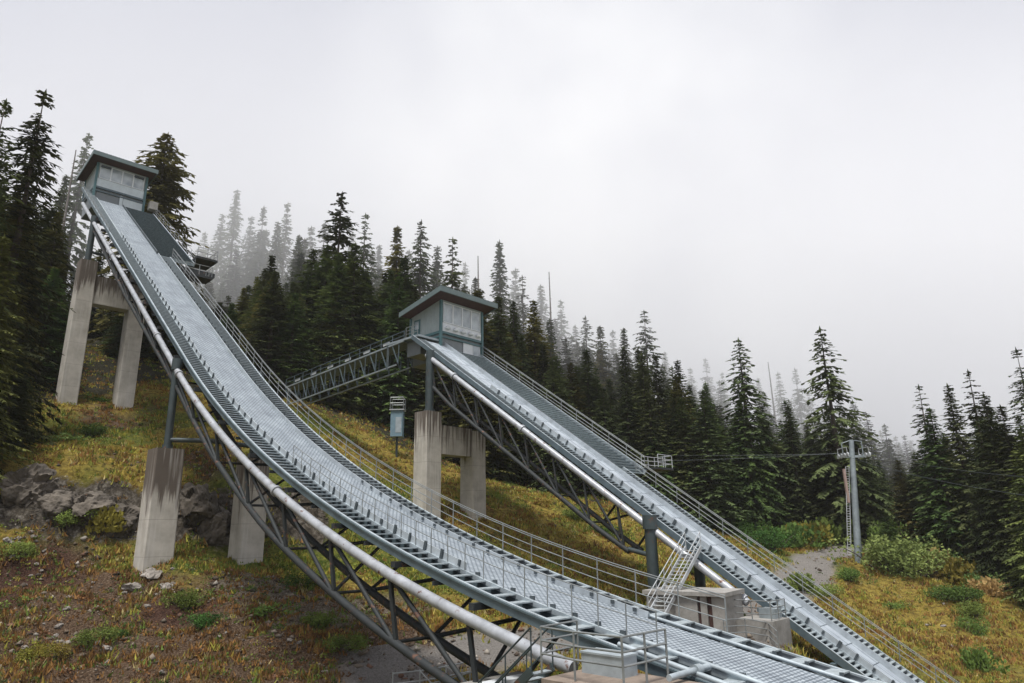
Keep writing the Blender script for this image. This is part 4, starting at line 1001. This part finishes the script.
for k in range(60):
    a = 225 + 660 * (k + rm.random()) / 60; MISTY.append((a, float(np.interp(a, SKY[:, 0], SKY[:, 1])) + rm.uniform(0, 38), rm.uniform(108, 128)))
for i, (px, py, Y) in enumerate(MISTY):
    p = sight(px, py, Y)
    left = px < 420
    tree(p[0], p[1], p[2], ('far1', 'spire2', 'full2', 'far2', 'spire1')[i % 5] if Y < 130 else ('far1', 'far2', 'spire2', 'far2')[i % 4], D, 'slim conifer on the misty hillside behind, left of the middle cabin' if left else 'slim conifer on the misty hillside behind, right of the middle cabin',
         'misty conifers left of the middle cabin' if left else 'misty conifers right of the middle cabin', random.uniform(.9, 1.2))
# the dark inner forest
SIL = np.array([(-20, 170), (60, 215), (110, 250), (200, 300), (260, 275), (340, 245), (400, 262), (450, 280), (500, 300), (560, 345), (640, 355), (690, 392), (740, 400), (780, 420), (840, 425), (870, 455), (900, 460), (930, 420), (1000, 405), (1040, 420)])
rf = random.Random(5)
ROWS = [(-20, 62, 10), (100, 330, 20), (230, 480, 46), (480, 700, 48), (650, 860, 44), (900, 1040, 22), (850, 920, 8)]
NAME = ['dark conifer filling the left edge behind the near ones', 'dark conifer behind the nearer jump, left of the footbridge', 'dark conifer in the thick forest behind the footbridge', 'dark conifer in the thick forest behind the far stairway', 'dark conifer in the thick forest left of the lift tower', 'dark conifer within the right hand stand', 'dim conifer in the gap right of the lift tower']
for r_, (x0, x1, n) in enumerate(ROWS):
    for i in range(n):
        px = x0 + (x1 - x0) * (i + rf.random()) / n
        for tries in range(20):
            Y = {0: rf.uniform(64, 84), 1: rf.uniform(92, 118), 5: rf.uniform(76, 96), 6: rf.uniform(112, 140)}.get(r_, rf.uniform(97, 122))
            p = sight(px, 440, Y)
            if forest_edge(p[0], p[1]) > 1.5: break
        py = float(np.interp(px, SIL[:, 0], SIL[:, 1])) + rf.uniform(-8, 62)
        tp = sight(px, py, Y); g = gsurf(tp[0], tp[1])
        if tp[2] - g < 7: tp[2] = g + rf.uniform(7, 11)
        tree(tp[0], tp[1], tp[2], rf.choice(['full1', 'full2', 'full3', 'spire1', 'full1']), rf.choice([D, D, D, G_, O_]), NAME[r_], NAME[r_].replace('dark conifer', 'dark conifers').replace('dim conifer', 'dim conifers'), rf.uniform(.9, 1.2))

# bushes
def bush_mesh(key, seed, n=900, flat=.8, leaf=.12, stems=14, upr=0.0):
    rg = np.random.default_rng(seed); V = []; Fc = []
    cl = [(rg.normal(0, .42), rg.normal(0, .42), rg.uniform(.15, .75) * flat, rg.uniform(.2, .42)) for _ in range(stems)]
    for _ in range(n):
        cx, cy, cz, r = cl[rg.integers(len(cl))]; d = rg.normal(0, 1, 3); d /= np.linalg.norm(d); rr = r * rg.uniform(.55, 1.05) 
        p = np.array([cx, cy, cz]) + d * rr * np.array([1, 1, .9 + upr]); p[2] = max(.02, p[2])
        t = d * .6 + rg.normal(0, .6, 3) + np.array([0, 0, upr]); t /= np.linalg.norm(t); a = np.cross(t, rg.normal(0, 1, 3)); a /= np.linalg.norm(a); L = leaf * rg.uniform(.7, 1.5) * (1 + upr)
        i = len(V); V.extend([p, p + t * L * .5 + a * L * .32, p + t * L, p + t * L * .5 - a * L * .32]); Fc.append((i, i + 1, i + 2, i + 3))
    me = bpy.data.meshes.new(key); me.from_pydata([tuple(v) for v in V], [], Fc)
    mb = MB()
    for cx, cy, cz, r in cl: mb.tube([(cx * .2, cy * .2, -.1), (cx * .7, cy * .7, cz * .7), (cx, cy, cz)], [.02, .015, .008], 4)
    ms = bpy.data.meshes.new(key + '_stem'); ms.from_pydata(mb.v, [], mb.f); ms.materials.append(M_BARK)
    PROTO[key] = (me, ms, 1.0)
bush_mesh('bushA', 21, 2600, .9, .075, 26); bush_mesh('bushB', 22, 2200, .8, .08, 20); bush_mesh('tuftC', 23, 900, 1.0, .10, 26, 1.6); bush_mesh('lowD', 24, 700, .45, .12, 12)
def bush(px, py, Y, w, h, key, mat, name, label, cat, group=None):
    p = ground_hit(px, py, Y); g = gsurf(p[0], p[1]); t = thing(name, (p[0], p[1], g - .05), label, cat, group); t.scale = (w / 1.7, w / 1.7, h / 1.15); t.rotation_euler = (0, 0, random.uniform(0, 6.28))
    for nm, m in (('foliage', crown(key, mat)), ('stem', PROTO[key][1])):
        o = bpy.data.objects.new(nm, m); COL.objects.link(o); o.parent = t
L_, LD, LY, LP, LR = M_LEAF, M_LEAFD, M_LEAFY, M_LEAFP, M_LEAFR
BUSH = [
 (893, 572, 80, 8.5, 5.0, 'bushA', LP, 'bush', 'big pale green bush at the right foot of the lift tower', 'bush'),
 (915, 575, 78, 6.0, 3.8, 'bushB', LP, 'bush', 'pale bush between the big pale one and the rusty stalks', 'bush'),
 (935, 578, 76, 2.6, 2.2, 'tuftC', LR, 'tall_weeds', 'rusty brown tall weeds right of the pale bushes', 'weeds'),
 (957, 584, 74, 3.0, 2.0, 'tuftC', LY, 'tall_weeds', 'yellowish clump of tall weeds right of the rusty ones, nearer to the dark stand', 'weeds'),
 (975, 588, 72, 4.0, 2.2, 'bushB', LP, 'bush', 'pale green bush at the foot of the right hand stand', 'bush'),
 (990, 596, 71, 2.6, 1.3, 'tuftC', LR, 'tall_weeds', 'low rusty weeds at the foot of the right hand stand', 'weeds'),
 (849, 582, 74, 2.6, 1.9, 'bushA', L_, 'bush', 'round green bush just left below the lift tower foot', 'bush'),
 (822, 597, 68, 2.8, 1.6, 'bushB', L_, 'bush', 'green bush between the gravel road and the far railing', 'bush'),
 (800, 590, 68, 2.0, 1.2, 'tuftC', L_, 'bush', 'grassy green clump beside the far railing below the road', 'bush'),
 (962, 603, 65, 4.2, 2.0, 'bushA', LD, 'bush', 'dark green bush in the middle of the yellow meadow at right', 'bush'),
 (950, 600, 66, 3.0, 1.6, 'bushB', LD, 'bush', 'smaller dark green bush left of the one in the yellow meadow', 'bush'),
 (972, 618, 60, 2.6, 1.9, 'bushA', L_, 'bush', 'mid green bush, upper one of the chain running down the meadow', 'bush'),
 (972, 634, 57, 2.2, 1.9, 'bushB', L_, 'bush', 'green bush at the lower end of the chain in the meadow', 'bush'),
 (978, 672, 51, 1.8, 1.2, 'tuftC', L_, 'bush', 'small green clump near the lower right corner', 'bush'),
 (897, 610, 68, 2.2, 1.1, 'lowD', L_, 'bush', 'lone low green clump in the meadow near the far jump', 'bush'),
 (772, 552, 90, 5.0, 3.6, 'bushA', LD, 'bush', 'tall dark green bush behind the far railing, left of the road', 'bush'),
 (745, 540, 96, 5.0, 3.4, 'bushB', LD, 'bush', 'dark bush at the forest edge behind the far railing', 'bush'),
 (790, 548, 94, 4.5, 2.2, 'tuftC', L_, 'bush', 'light green weeds at the forest edge, left of road end', 'bush'),
 (812, 545, 97, 4.5, 2.2, 'tuftC', LY, 'bush', 'yellow green weeds at the forest edge above the road', 'bush'),
 (832, 543, 99, 4.5, 2.4, 'tuftC', L_, 'bush', 'green weeds at the forest edge left of the lift tower', 'bush'),
 (888, 548, 90, 4.5, 4.2, 'bushA', L_, 'bush', 'bright green shrub under the small young conifer', 'bush'),
 (30, 663, 37, 1.7, 1.1, 'bushB', LY, 'bush', 'small yellow green clump near the lower left corner', 'bush'),
 (47, 661, 37.5, 1.4, 1.0, 'bushB', LY, 'bush', 'brighter yellow clump just right of the lower left one', 'bush'),
 (92, 647, 39.5, 1.6, 1.1, 'bushB', L_, 'bush', 'small green bush on the dirt slope at lower left', 'bush'),
 (116, 643, 40, 1.2, .8, 'bushB', LD, 'bush', 'small dark bush right of the green one on the dirt slope', 'bush'),
 (185, 612, 44, 2.2, 1.6, 'bushA', L_, 'bush', 'green bush below the pale rubble, left of the truss', 'bush'),
 (203, 630, 42, 1.8, 1.1, 'bushA', LD, 'bush', 'dark green bush on the slope under the pale rubble', 'bush'),
 (266, 615, 46, 2.6, 1.1, 'lowD', L_, 'bush', 'low green patch on the pale scree left of the truss', 'bush'),
 (68, 533, 51, 2.6, 1.6, 'bushA', L_, 'bush', 'yellow green bush at the foot of the dark rock face', 'bush'),
 (20, 565, 48, 2.0, 1.4, 'bushB', L_, 'bush', 'green tuft on red dirt at the left edge', 'bush'),
 (110, 540, 52, 2.2, 1.5, 'tuftC', LY, 'bush', 'yellow weeds left of the stained front pier', 'bush'),
 (95, 402, 74, 2.6, 1.1, 'lowD', LD, 'bush', 'dark low bush between the legs of the tall pier frame', 'bush'),
 (92, 437, 66, 2.6, 1.6, 'bushA', LD, 'bush', 'dark round bush on the grass below the tall pier frame', 'bush'),
 (68, 442, 65, 2.8, 1.0, 'lowD', LP, 'bush', 'pale flowering patch left of the dark round bush', 'bush'),
 (318, 630, 45, 2.4, 1.3, 'bushA', L_, 'bush', 'green bush seen through the lower truss of the nearer jump', 'bush'),
 (300, 590, 50, 2.2, 1.4, 'bushB', LD, 'bush', 'dark green bush behind the lower truss left of centre', 'bush'),
 (345, 655, 42, 2.0, 1.1, 'bushB', L_, 'bush', 'green clump under the truss, near the gravel yard', 'bush'),
 (575, 520, 76, 3.2, 1.7, 'bushA', L_, 'bush', 'green bush on the yellow bank under the far truss', 'bush'),
 (600, 535, 70, 3.0, 1.5, 'bushB', LD, 'bush', 'dark bush on the yellow bank beside the far column', 'bush'),
 (545, 505, 82, 3.0, 1.4, 'lowD', LY, 'bush', 'yellow patch on the bank right of the H-shaped pier', 'bush'),
 (455, 505, 74, 2.4, 1.2, 'lowD', LY, 'bush', 'yellow plant between the legs of the H-shaped pier', 'bush'),
 (690, 575, 62, 2.6, 1.6, 'bushA', L_, 'bush', 'green bush behind the aluminium stair', 'bush'),
]
for q in BUSH: bush(*q, 'bushes and weeds in the clearing')

# rocks
def rock_mesh(seed, sub=3):
    import bmesh
    bm = bmesh.new(); bmesh.ops.create_icosphere(bm, subdivisions=sub, radius=.5); off = Vector((seed * 3.1, seed * 1.7, 0))
    for v in bm.verts:
        p = v.co.copy(); q = p + Vector((noise.noise(p * 3 + off), noise.noise(p * 3 - off), noise.noise(p * 3 + off * 2))) * .12; d = noise.cell(q * 3.0 + off) * .22 + noise.fractal(p * 4.6 + off, 1, 2, 5) * .20; v.co = p * (1 + d); v.co.z *= .85
    me = bpy.data.meshes.new('rock'); bm.to_mesh(me); bm.free(); return me
def rockmat(name, a, b_):
    m, nt, b = newmat(name); v = objco(nt); n = noi(nt, v, 2.5, 8, .7); c = ramp(nt, n, [(.3, a), (.7, b_)])
    nt.links.new(c, b.inputs['Base Color']); b.inputs['Roughness'].default_value = .9; bump(nt, b, n, .7, .08); return m
M_ROCKD = rockmat('dark_rock', (.018, .014, .010), (.17, .145, .118)); M_ROCKL = rockmat('pale_rock', (.10, .085, .07), (.34, .31, .28))
rms = []
for i in range(5):
    a = rock_mesh(i + 1, 5); a.materials.append(M_ROCKD); b_ = rock_mesh(i + 11, 3); b_.materials.append(M_ROCKL); rms.append((a, b_))
rr = random.Random(9)
def rock(px, py, Y, w, h, kind, label, group):
    p = ground_hit(px, py, Y) if h < 1.5 else sight(px, py, Y); g = gsurf(p[0], p[1]); me = rms[rr.randrange(5)][kind]; o = bpy.data.objects.new('rock', me); COL.objects.link(o)
    o.location = (p[0], p[1], g + h * (.12 if h < 1.5 else -.12)); o.scale = (w, w * rr.uniform(.7, 1), h); o.rotation_euler = (rr.uniform(-.3, .3), rr.uniform(-.3, .3), rr.uniform(0, 6.28)); tag(o, label, 'rock', group)
for q in [(32, 478, 52.5, 3.4, 4.2, 'grey boulder at the top left end of the dark rock face'), (60, 500, 52.6, 3.0, 3.2, 'dark block in the rock face right of the grey boulder'), (90, 505, 53.4, 3.6, 3.6, 'dark broad block in the rock face above the yellow green bush'), (120, 512, 54, 3.2, 3.0, 'dark block in the rock face just left of the stained pier'),
          (195, 505, 56.4, 3.6, 4.6, 'tall cracked block in the rock face right of the stained pier'), (218, 512, 57, 3.8, 4.2, 'broad cracked block in the middle of the rock face between the front piers'), (240, 515, 57.6, 3.0, 3.8, 'block in the rock face left of the plain pier'), (150, 580, 47.2, 1.3, .7, 'pale jagged rock just below the stained front pier'), (166, 592, 46.2, 1.0, .6, 'pale pointed rock lower right of the stained front pier'), (132, 590, 46, 1.2, .7, 'grey rock left under the pale jagged one')]:
    rock(*q[:5], 1 if 'pale' in q[5] else 0, q[5], None)
for i in range(70):
    px, py = rr.uniform(0, 300), rr.uniform(560, 680)
    if i < 26: px, py = rr.gauss(30, 18), rr.gauss(545, 22)
    Y = 47 - (py - 575) * .105; s_ = rr.uniform(.12, .42) * (1.5 if rr.random() < .12 else 1)
    rock(px, py, Y, s_, s_ * .7, 1, 'small pale stone lying on the brown dirt slope at lower left', 'pale stones on the dirt slope')
for i in range(12):
    rock(rr.uniform(870, 1000), rr.uniform(590, 670), rr.uniform(52, 68), rr.uniform(.2, .5), .25, 1, 'small pale stone in the yellow meadow at lower right', 'pale stones in the meadow')

# grass and low growth, one sheet of blades
def grass():
    rg = np.random.default_rng(4); N = 230000
    x = rg.uniform(-62, 72, N); y = rg.uniform(24, 106, N)
    # fewer far away and outside the view
    dep = y * cp; keep = (np.abs(x / y) < .85) & (rg.random(N) < np.clip(44 / y, .3, 1))
    x, y = x[keep], y[keep]; g, d, p, gr, rd, fo = masks(x, y); cd = polydist(x, y, CLIFF)
    dens = 1.0 - .97 * g - .22 * d - .2 * p - .15 * rd; dens = np.where(cd < 1.3, dens * .22, dens); dens = np.where(fo > .8, dens * .25, dens)
    pa = vnoise(x, y, .45, 6.6, 3); k2 = rg.random(len(x)) < dens * np.clip(.62 + pa * 1.9, .05, 1); x, y, gr, d, fo = x[k2], y[k2], gr[k2], d[k2], fo[k2]; pa = pa[k2]
    j = np.clip(np.searchsorted(GX[0], x) - 1, 0, GX.shape[1] - 2); i = np.clip(np.searchsorted(GY[:, 0], y) - 1, 0, GX.shape[0] - 2)
    u = (x - GX[0, j]) / (GX[0, j + 1] - GX[0, j]); v = (y - GY[i, 0]) / (GY[i + 1, 0] - GY[i, 0])
    z = (GZ[i, j] * (1 - u) + GZ[i, j + 1] * u) * (1 - v) + (GZ[i + 1, j] * (1 - u) + GZ[i + 1, j + 1] * u) * v
    n = len(x); B = 5; cx = np.repeat(x, B) + rg.normal(0, .13, n * B); cy = np.repeat(y, B) + rg.normal(0, .13, n * B); cz = np.repeat(z, B) - .04
    tall = np.repeat(.20 + .22 * np.clip(pa + .3, 0, 1) + .1 * rg.random(n), B) * rg.uniform(.5, 1.2, n * B)
    an = rg.uniform(0, 6.283, n * B); w = rg.uniform(.02, .05, n * B) * np.repeat(1 + y / 60, B); ln = rg.normal(0, .35, (n * B, 2)) * tall[:, None]
    P = np.stack([np.stack([cx - np.cos(an) * w, cy - np.sin(an) * w, cz], -1), np.stack([cx + np.cos(an) * w, cy + np.sin(an) * w, cz], -1), np.stack([cx + ln[:, 0], cy + ln[:, 1], cz + tall], -1)], 1)
    V = P.reshape(-1, 3); nf = n * B
    me = bpy.data.meshes.new('grass'); me.vertices.add(len(V)); me.vertices.foreach_set('co', V.reshape(-1).astype(np.float32))
    me.loops.add(nf * 3); me.loops.foreach_set('vertex_index', np.arange(nf * 3, dtype=np.int32)); me.polygons.add(nf); me.polygons.foreach_set('loop_start', np.arange(0, nf * 3, 3, dtype=np.int32))
    me.update(); me.validate()
    pal = np.array([(.36, .27, .055), (.46, .36, .09), (.30, .16, .05), (.16, .09, .038), (.24, .25, .045), (.13, .19, .038), (.36, .34, .06), (.50, .42, .20)])
    wts = np.array([.2, .12, .17, .10, .14, .08, .15, .06]); wg = np.array([.08, .04, .04, .03, .30, .34, .15, .02]); wd = np.array([.03, .02, .28, .38, .08, .16, .02, .03])
    pn = vnoise(x, y, .16, 4.4, 3); cum = np.zeros((n, 8)); q = np.clip(gr, 0, 1)[:, None]; dd = np.clip(d, 0, 1)[:, None]
    W = (wts * (1 - q) + wg * q) * (1 - dd) + wd * dd
    rust = np.clip(pn * 2.2, 0, 1)[:, None]; W = W * (1 + rust * np.array([0, -.3, 2.2, 1.5, -.4, -.5, -.3, 0])); W /= W.sum(1, keepdims=True)
    idx = (np.cumsum(W, 1) < rg.random(n)[:, None]).sum(1).clip(0, 7)
    col = pal[idx] * rg.uniform(.75, 1.2, (n, 1)); col = np.repeat(col, B * 3, 0); C4 = np.ones((len(V), 4), np.float32); C4[:, :3] = col
    at = me.color_attributes.new('tint', 'FLOAT_COLOR', 'POINT'); at.data.foreach_set('color', C4.reshape(-1))
    m, nt, b = newmat('grass_blades'); a = nt.nodes.new('ShaderNodeAttribute'); a.attribute_name = 'tint'; nt.links.new(a.outputs['Color'], b.inputs['Base Color']); b.inputs['Roughness'].default_value = .8; b.inputs['Specular IOR Level'].default_value = .2
    tr = nd(nt, 'ShaderNodeBsdfTranslucent'); nt.links.new(a.outputs['Color'], tr.inputs['Color']); mx = nd(nt, 'ShaderNodeMixShader'); mx.inputs[0].default_value = .25
    nt.links.new(b.outputs[0], mx.inputs[1]); nt.links.new(tr.outputs[0], mx.inputs[2]); nt.links.new(mx.outputs[0], nt.nodes['Material Output'].inputs['Surface'])
    me.materials.append(m); o = bpy.data.objects.new('grass', me); COL.objects.link(o); tag(o, 'yellow brown autumn grass and low plants covering the clearing', 'grass', kind='stuff')
grass()
def ground_cover():
    rg = np.random.default_rng(8); N = 60000
    x = rg.uniform(-60, 70, N); y = rg.uniform(26, 104, N); k = (np.abs(x / y) < .85) & (rg.random(N) < np.clip(46 / y, .3, 1)); x, y = x[k], y[k]
    g, d, p, gr, rd, fo = masks(x, y); cd = polydist(x, y, CLIFF); pa = vnoise(x, y, .30, 12.6, 4)
    k = rg.random(len(x)) < (1 - .98 * g - .15 * p) * np.maximum(sstep(-.05, .4, pa), .6 * d) * np.where(cd < 1.6, .35, 1) * .75; x, y, gr, d, pa = x[k], y[k], gr[k], d[k], pa[k]
    j = np.clip(np.searchsorted(GX[0], x) - 1, 0, GX.shape[1] - 2); i = np.clip(np.searchsorted(GY[:, 0], y) - 1, 0, GX.shape[0] - 2); z = GZ[i, j]
    n = len(x); B = 16; sz = rg.uniform(.18, .5, n) * (.7 + .6 * np.clip(pa, 0, 1)); S = np.repeat(sz, B); m = n * B
    dr = rg.normal(0, 1, (m, 3)); dr[:, 2] = np.abs(dr[:, 2]); dr /= np.linalg.norm(dr, axis=1)[:, None]
    c = np.stack([np.repeat(x, B), np.repeat(y, B), np.repeat(z, B)], -1) + dr * (S * rg.uniform(.5, 1.0, m))[:, None] * np.array([1, 1, .75])
    t = dr + rg.normal(0, .7, (m, 3)); t /= np.linalg.norm(t, axis=1)[:, None]; a = np.cross(t, rg.normal(0, 1, (m, 3))); a /= np.linalg.norm(a, axis=1)[:, None]; L = rg.uniform(.08, .17, m)[:, None] * (.7 + c[:, 1:2] / 120)
    V = np.stack([c, c + t * L * .5 + a * L * .36, c + t * L, c + t * L * .5 - a * L * .36], 1).reshape(-1, 3)
    me = bpy.data.meshes.new('ground_cover'); me.vertices.add(len(V)); me.vertices.foreach_set('co', V.reshape(-1).astype(np.float32)); me.loops.add(m * 4); me.loops.foreach_set('vertex_index', np.arange(m * 4, dtype=np.int32))
    me.polygons.add(m); me.polygons.foreach_set('loop_start', np.arange(0, m * 4, 4, dtype=np.int32)); me.update(); me.validate()
    pal = np.array([(.13, .19, .04), (.20, .25, .05), (.30, .29, .06), (.40, .33, .07), (.26, .13, .05), (.15, .075, .035), (.07, .11, .03)])
    q = np.clip(gr, 0, 1)[:, None]; dd = np.clip(d, 0, 1)[:, None]; W = np.array([.12, .14, .2, .2, .2, .1, .06]) * (1 - q) + np.array([.26, .26, .18, .08, .04, .04, .18]) * q; W = W * (1 - dd) + np.array([.16, .08, .04, .03, .22, .27, .20]) * dd; W /= W.sum(1, keepdims=True)
    idx = (np.cumsum(W, 1) < rg.random(n)[:, None]).sum(1).clip(0, 6); col = np.repeat(pal[idx] * rg.uniform(.75, 1.2, (n, 1)), B, 0) * rg.uniform(.8, 1.2, (m, 1)); C4 = np.ones((m * 4, 4), np.float32); C4[:, :3] = np.repeat(col, 4, 0)
    at = me.color_attributes.new('tint', 'FLOAT_COLOR', 'POINT'); at.data.foreach_set('color', C4.reshape(-1)); me.materials.append(bpy.data.materials['grass_blades'])
    o = bpy.data.objects.new('ground_cover', me); COL.objects.link(o); tag(o, 'low heath plants, green to rust brown, in patches over the clearing', 'ground cover', kind='stuff')
ground_cover()
def rubble():
    rg = np.random.default_rng(15); N = 90000
    x = rg.uniform(-46, 40, N); y = rg.uniform(30, 98, N); k = np.abs(x / y) < .85; x, y = x[k], y[k]
    g, d, p, gr, rd, fo = masks(x, y); cd = polydist(x, y, CLIFF); nz = vnoise(x, y, .6, 2.2, 3)
    k = rg.random(len(x)) < np.clip(.55 * d + .6 * p + .3 * g + .5 * np.exp(-(cd / 2.5) ** 2), 0, 1) * np.clip(.5 + nz * 1.6, .05, 1) * np.clip(50 / y, .3, 1); x, y, rd, p = x[k], y[k], rd[k], p[k]
    j = np.clip(np.searchsorted(GX[0], x) - 1, 0, GX.shape[1] - 2); i = np.clip(np.searchsorted(GY[:, 0], y) - 1, 0, GX.shape[0] - 2)
    u = (x - GX[0, j]) / (GX[0, j + 1] - GX[0, j]); v = (y - GY[i, 0]) / (GY[i + 1, 0] - GY[i, 0])
    z = (GZ[i, j] * (1 - u) + GZ[i, j + 1] * u) * (1 - v) + (GZ[i + 1, j] * (1 - u) + GZ[i + 1, j + 1] * u) * v
    n = len(x); s0 = .035 * np.exp(rg.exponential(.75, n)).clip(1, 7)
    O = np.array([(1, 0, 0), (0, 1, 0), (-1, 0, 0), (0, -1, 0), (0, 0, 1), (0, 0, -1)], float)[None] * rg.uniform(.6, 1.3, (n, 6, 1)) + rg.normal(0, .18, (n, 6, 3)); an = rg.uniform(0, 6.28, n); c_, s_ = np.cos(an)[:, None], np.sin(an)[:, None]
    V = np.stack([O[..., 0] * c_ - O[..., 1] * s_, O[..., 0] * s_ + O[..., 1] * c_, O[..., 2] * .7], -1) * s0[:, None, None] + np.stack([x, y, z + s0 * .2], -1)[:, None]
    F8 = np.array([(0, 1, 4), (1, 2, 4), (2, 3, 4), (3, 0, 4), (1, 0, 5), (2, 1, 5), (3, 2, 5), (0, 3, 5)]); Fi = (np.arange(n)[:, None, None] * 6 + F8[None]).reshape(-1).astype(np.int32); m = n * 8
    me = bpy.data.meshes.new('rubble'); me.vertices.add(n * 6); me.vertices.foreach_set('co', V.reshape(-1).astype(np.float32)); me.loops.add(m * 3); me.loops.foreach_set('vertex_index', Fi); me.polygons.add(m); me.polygons.foreach_set('loop_start', np.arange(0, m * 3, 3, dtype=np.int32)); me.update(); me.validate()
    pal = np.array([(.10, .075, .052), (.16, .13, .10), (.06, .045, .033), (.30, .27, .23), (.13, .07, .045)]); idx = rg.choice(5, n, p=[.3, .25, .25, .08, .12]); col = pal[idx] * rg.uniform(.7, 1.3, (n, 1)); C4 = np.ones((n * 6, 4), np.float32); C4[:, :3] = np.repeat(col, 6, 0)
    at = me.color_attributes.new('tint', 'FLOAT_COLOR', 'POINT'); at.data.foreach_set('color', C4.reshape(-1))
    mt, nt, b = newmat('rubble'); a = nt.nodes.new('ShaderNodeAttribute'); a.attribute_name = 'tint'; nt.links.new(a.outputs['Color'], b.inputs['Base Color']); b.inputs['Roughness'].default_value = .95
    me.materials.append(mt); o = bpy.data.objects.new('rubble', me); COL.objects.link(o); tag(o, 'loose brown and grey rubble strewn over the bare soil', 'rubble', kind='stuff')
rubble()

# ------------------------------------------------------------------ air
def volume_box(name, verts, dens, label=None, colr=(.984, .988, 1.0)):
    me = bpy.data.meshes.new(name); me.from_pydata([tuple(v) for v in verts], [], [(0, 3, 2, 1), (4, 5, 6, 7), (0, 1, 5, 4), (1, 2, 6, 5), (2, 3, 7, 6), (3, 0, 4, 7)])
    m = bpy.data.materials.new(name); m.use_nodes = True; nt = m.node_tree; nt.nodes.remove(nt.nodes['Principled BSDF'])
    v = nd(nt, 'ShaderNodeVolumePrincipled'); v.inputs['Density'].default_value = dens; v.inputs['Color'].default_value = (*colr, 1); v.inputs['Anisotropy'].default_value = .0
    nt.links.new(v.outputs[0], nt.nodes['Material Output'].inputs['Volume']); me.materials.append(m)
    o = bpy.data.objects.new(name, me); COL.objects.link(o); tag(o, label, None, kind='stuff')
    o.display_type = 'WIRE'; return o
zlo, zhi = float(GZ.min()) - 1, max(float(GZ.max()), 120) + 12
b0 = (GX.min() - 5, GX.max() + 5, GY.min() - 5, GY.max() + 5)
volume_box('haze', [(b0[0], b0[2], zlo), (b0[1], b0[2], zlo), (b0[1], b0[3], zlo), (b0[0], b0[3], zlo), (b0[0], b0[2], zhi), (b0[1], b0[2], zhi), (b0[1], b0[3], zhi), (b0[0], b0[3], zhi)], .00015)
volume_box('fog_bank', [(-300, 126, -40), (300, 126, -40), (300, 250, -40), (-300, 250, -40), (-300, 100, 108), (300, 100, 108), (300, 250, 108), (-300, 250, 108)], .011, 'low cloud drifting over the forest hillside')

# ------------------------------------------------------------------ light
w = bpy.data.worlds.new('World'); scene.world = w; w.use_nodes = True; nt = w.node_tree
bg = nt.nodes['Background']; sky = nt.nodes.new('ShaderNodeTexSky'); sky.sky_type = 'NISHITA'; sky.sun_disc = False
SUN_EL, SUN_AZ = R(70), R(200)      # high behind the cloud
sky.sun_elevation = SUN_EL; sky.sun_rotation = SUN_AZ
tc = nt.nodes.new('ShaderNodeTexCoord')
n1 = noi(nt, tc.outputs['Generated'], 1.5, 3, .45); n2 = noi(nt, tc.outputs['Generated'], 3.2, 3, .5)
ad = nd(nt, 'ShaderNodeMath', operation='MULTIPLY_ADD'); nt.links.new(n2, ad.inputs[0]); ad.inputs[1].default_value = .35; nt.links.new(n1, ad.inputs[2])
cl = ramp(nt, ad.outputs[0], [(.46, (4.2, 4.27, 4.8)), (.84, (5.0, 5.08, 5.5))])
# thinner cloud, so brighter sky, round the hidden sun
sd = Vector((math.sin(R(8)) * math.cos(R(27)), math.cos(R(8)) * math.cos(R(27)), math.sin(R(27))))
dt = nd(nt, 'ShaderNodeVectorMath', operation='DOT_PRODUCT'); nt.links.new(tc.outputs['Generated'], dt.inputs[0]); dt.inputs[1].default_value = sd
mr = nd(nt, 'ShaderNodeMapRange', interpolation_type='SMOOTHSTEP'); nt.links.new(dt.outputs['Value'], mr.inputs[0]); mr.inputs['From Min'].default_value = .90; mr.inputs['From Max'].default_value = 1.0
ml = nd(nt, 'ShaderNodeMath', operation='MULTIPLY'); nt.links.new(mr.outputs[0], ml.inputs[0]); n3 = nd(nt, 'ShaderNodeMapRange'); nt.links.new(n2, n3.inputs[0]); n3.inputs['From Min'].default_value = .35; n3.inputs['From Max'].default_value = .62; nt.links.new(n3.outputs[0], ml.inputs[1])
cl = mix(nt, ml.outputs[0], cl, (7.0, 7.0, 7.1))
cv = mix(nt, .96, sky.outputs[0], cl); nt.links.new(cv, bg.inputs['Color']); bg.inputs['Strength'].default_value = .1
sun = bpy.data.lights.new('sun', 'SUN'); sun.energy = 3.1; sun.angle = R(14); sun.color = (1, .97, .92)
so = bpy.data.objects.new('sun', sun); COL.objects.link(so)
so.rotation_euler = Vector((-math.sin(SUN_AZ) * math.cos(SUN_EL), -math.cos(SUN_AZ) * math.cos(SUN_EL), -math.sin(SUN_EL))).to_track_quat('-Z', 'Y').to_euler()
scene.view_settings.view_transform = 'Standard'; scene.view_settings.look = 'None'; scene.view_settings.exposure = 0.6; scene.view_settings.gamma = 1
scene.cycles.max_bounces = 12; scene.cycles.volume_bounces = 10; scene.cycles.transparent_max_bounces = 8
scene.cycles.use_denoising = True
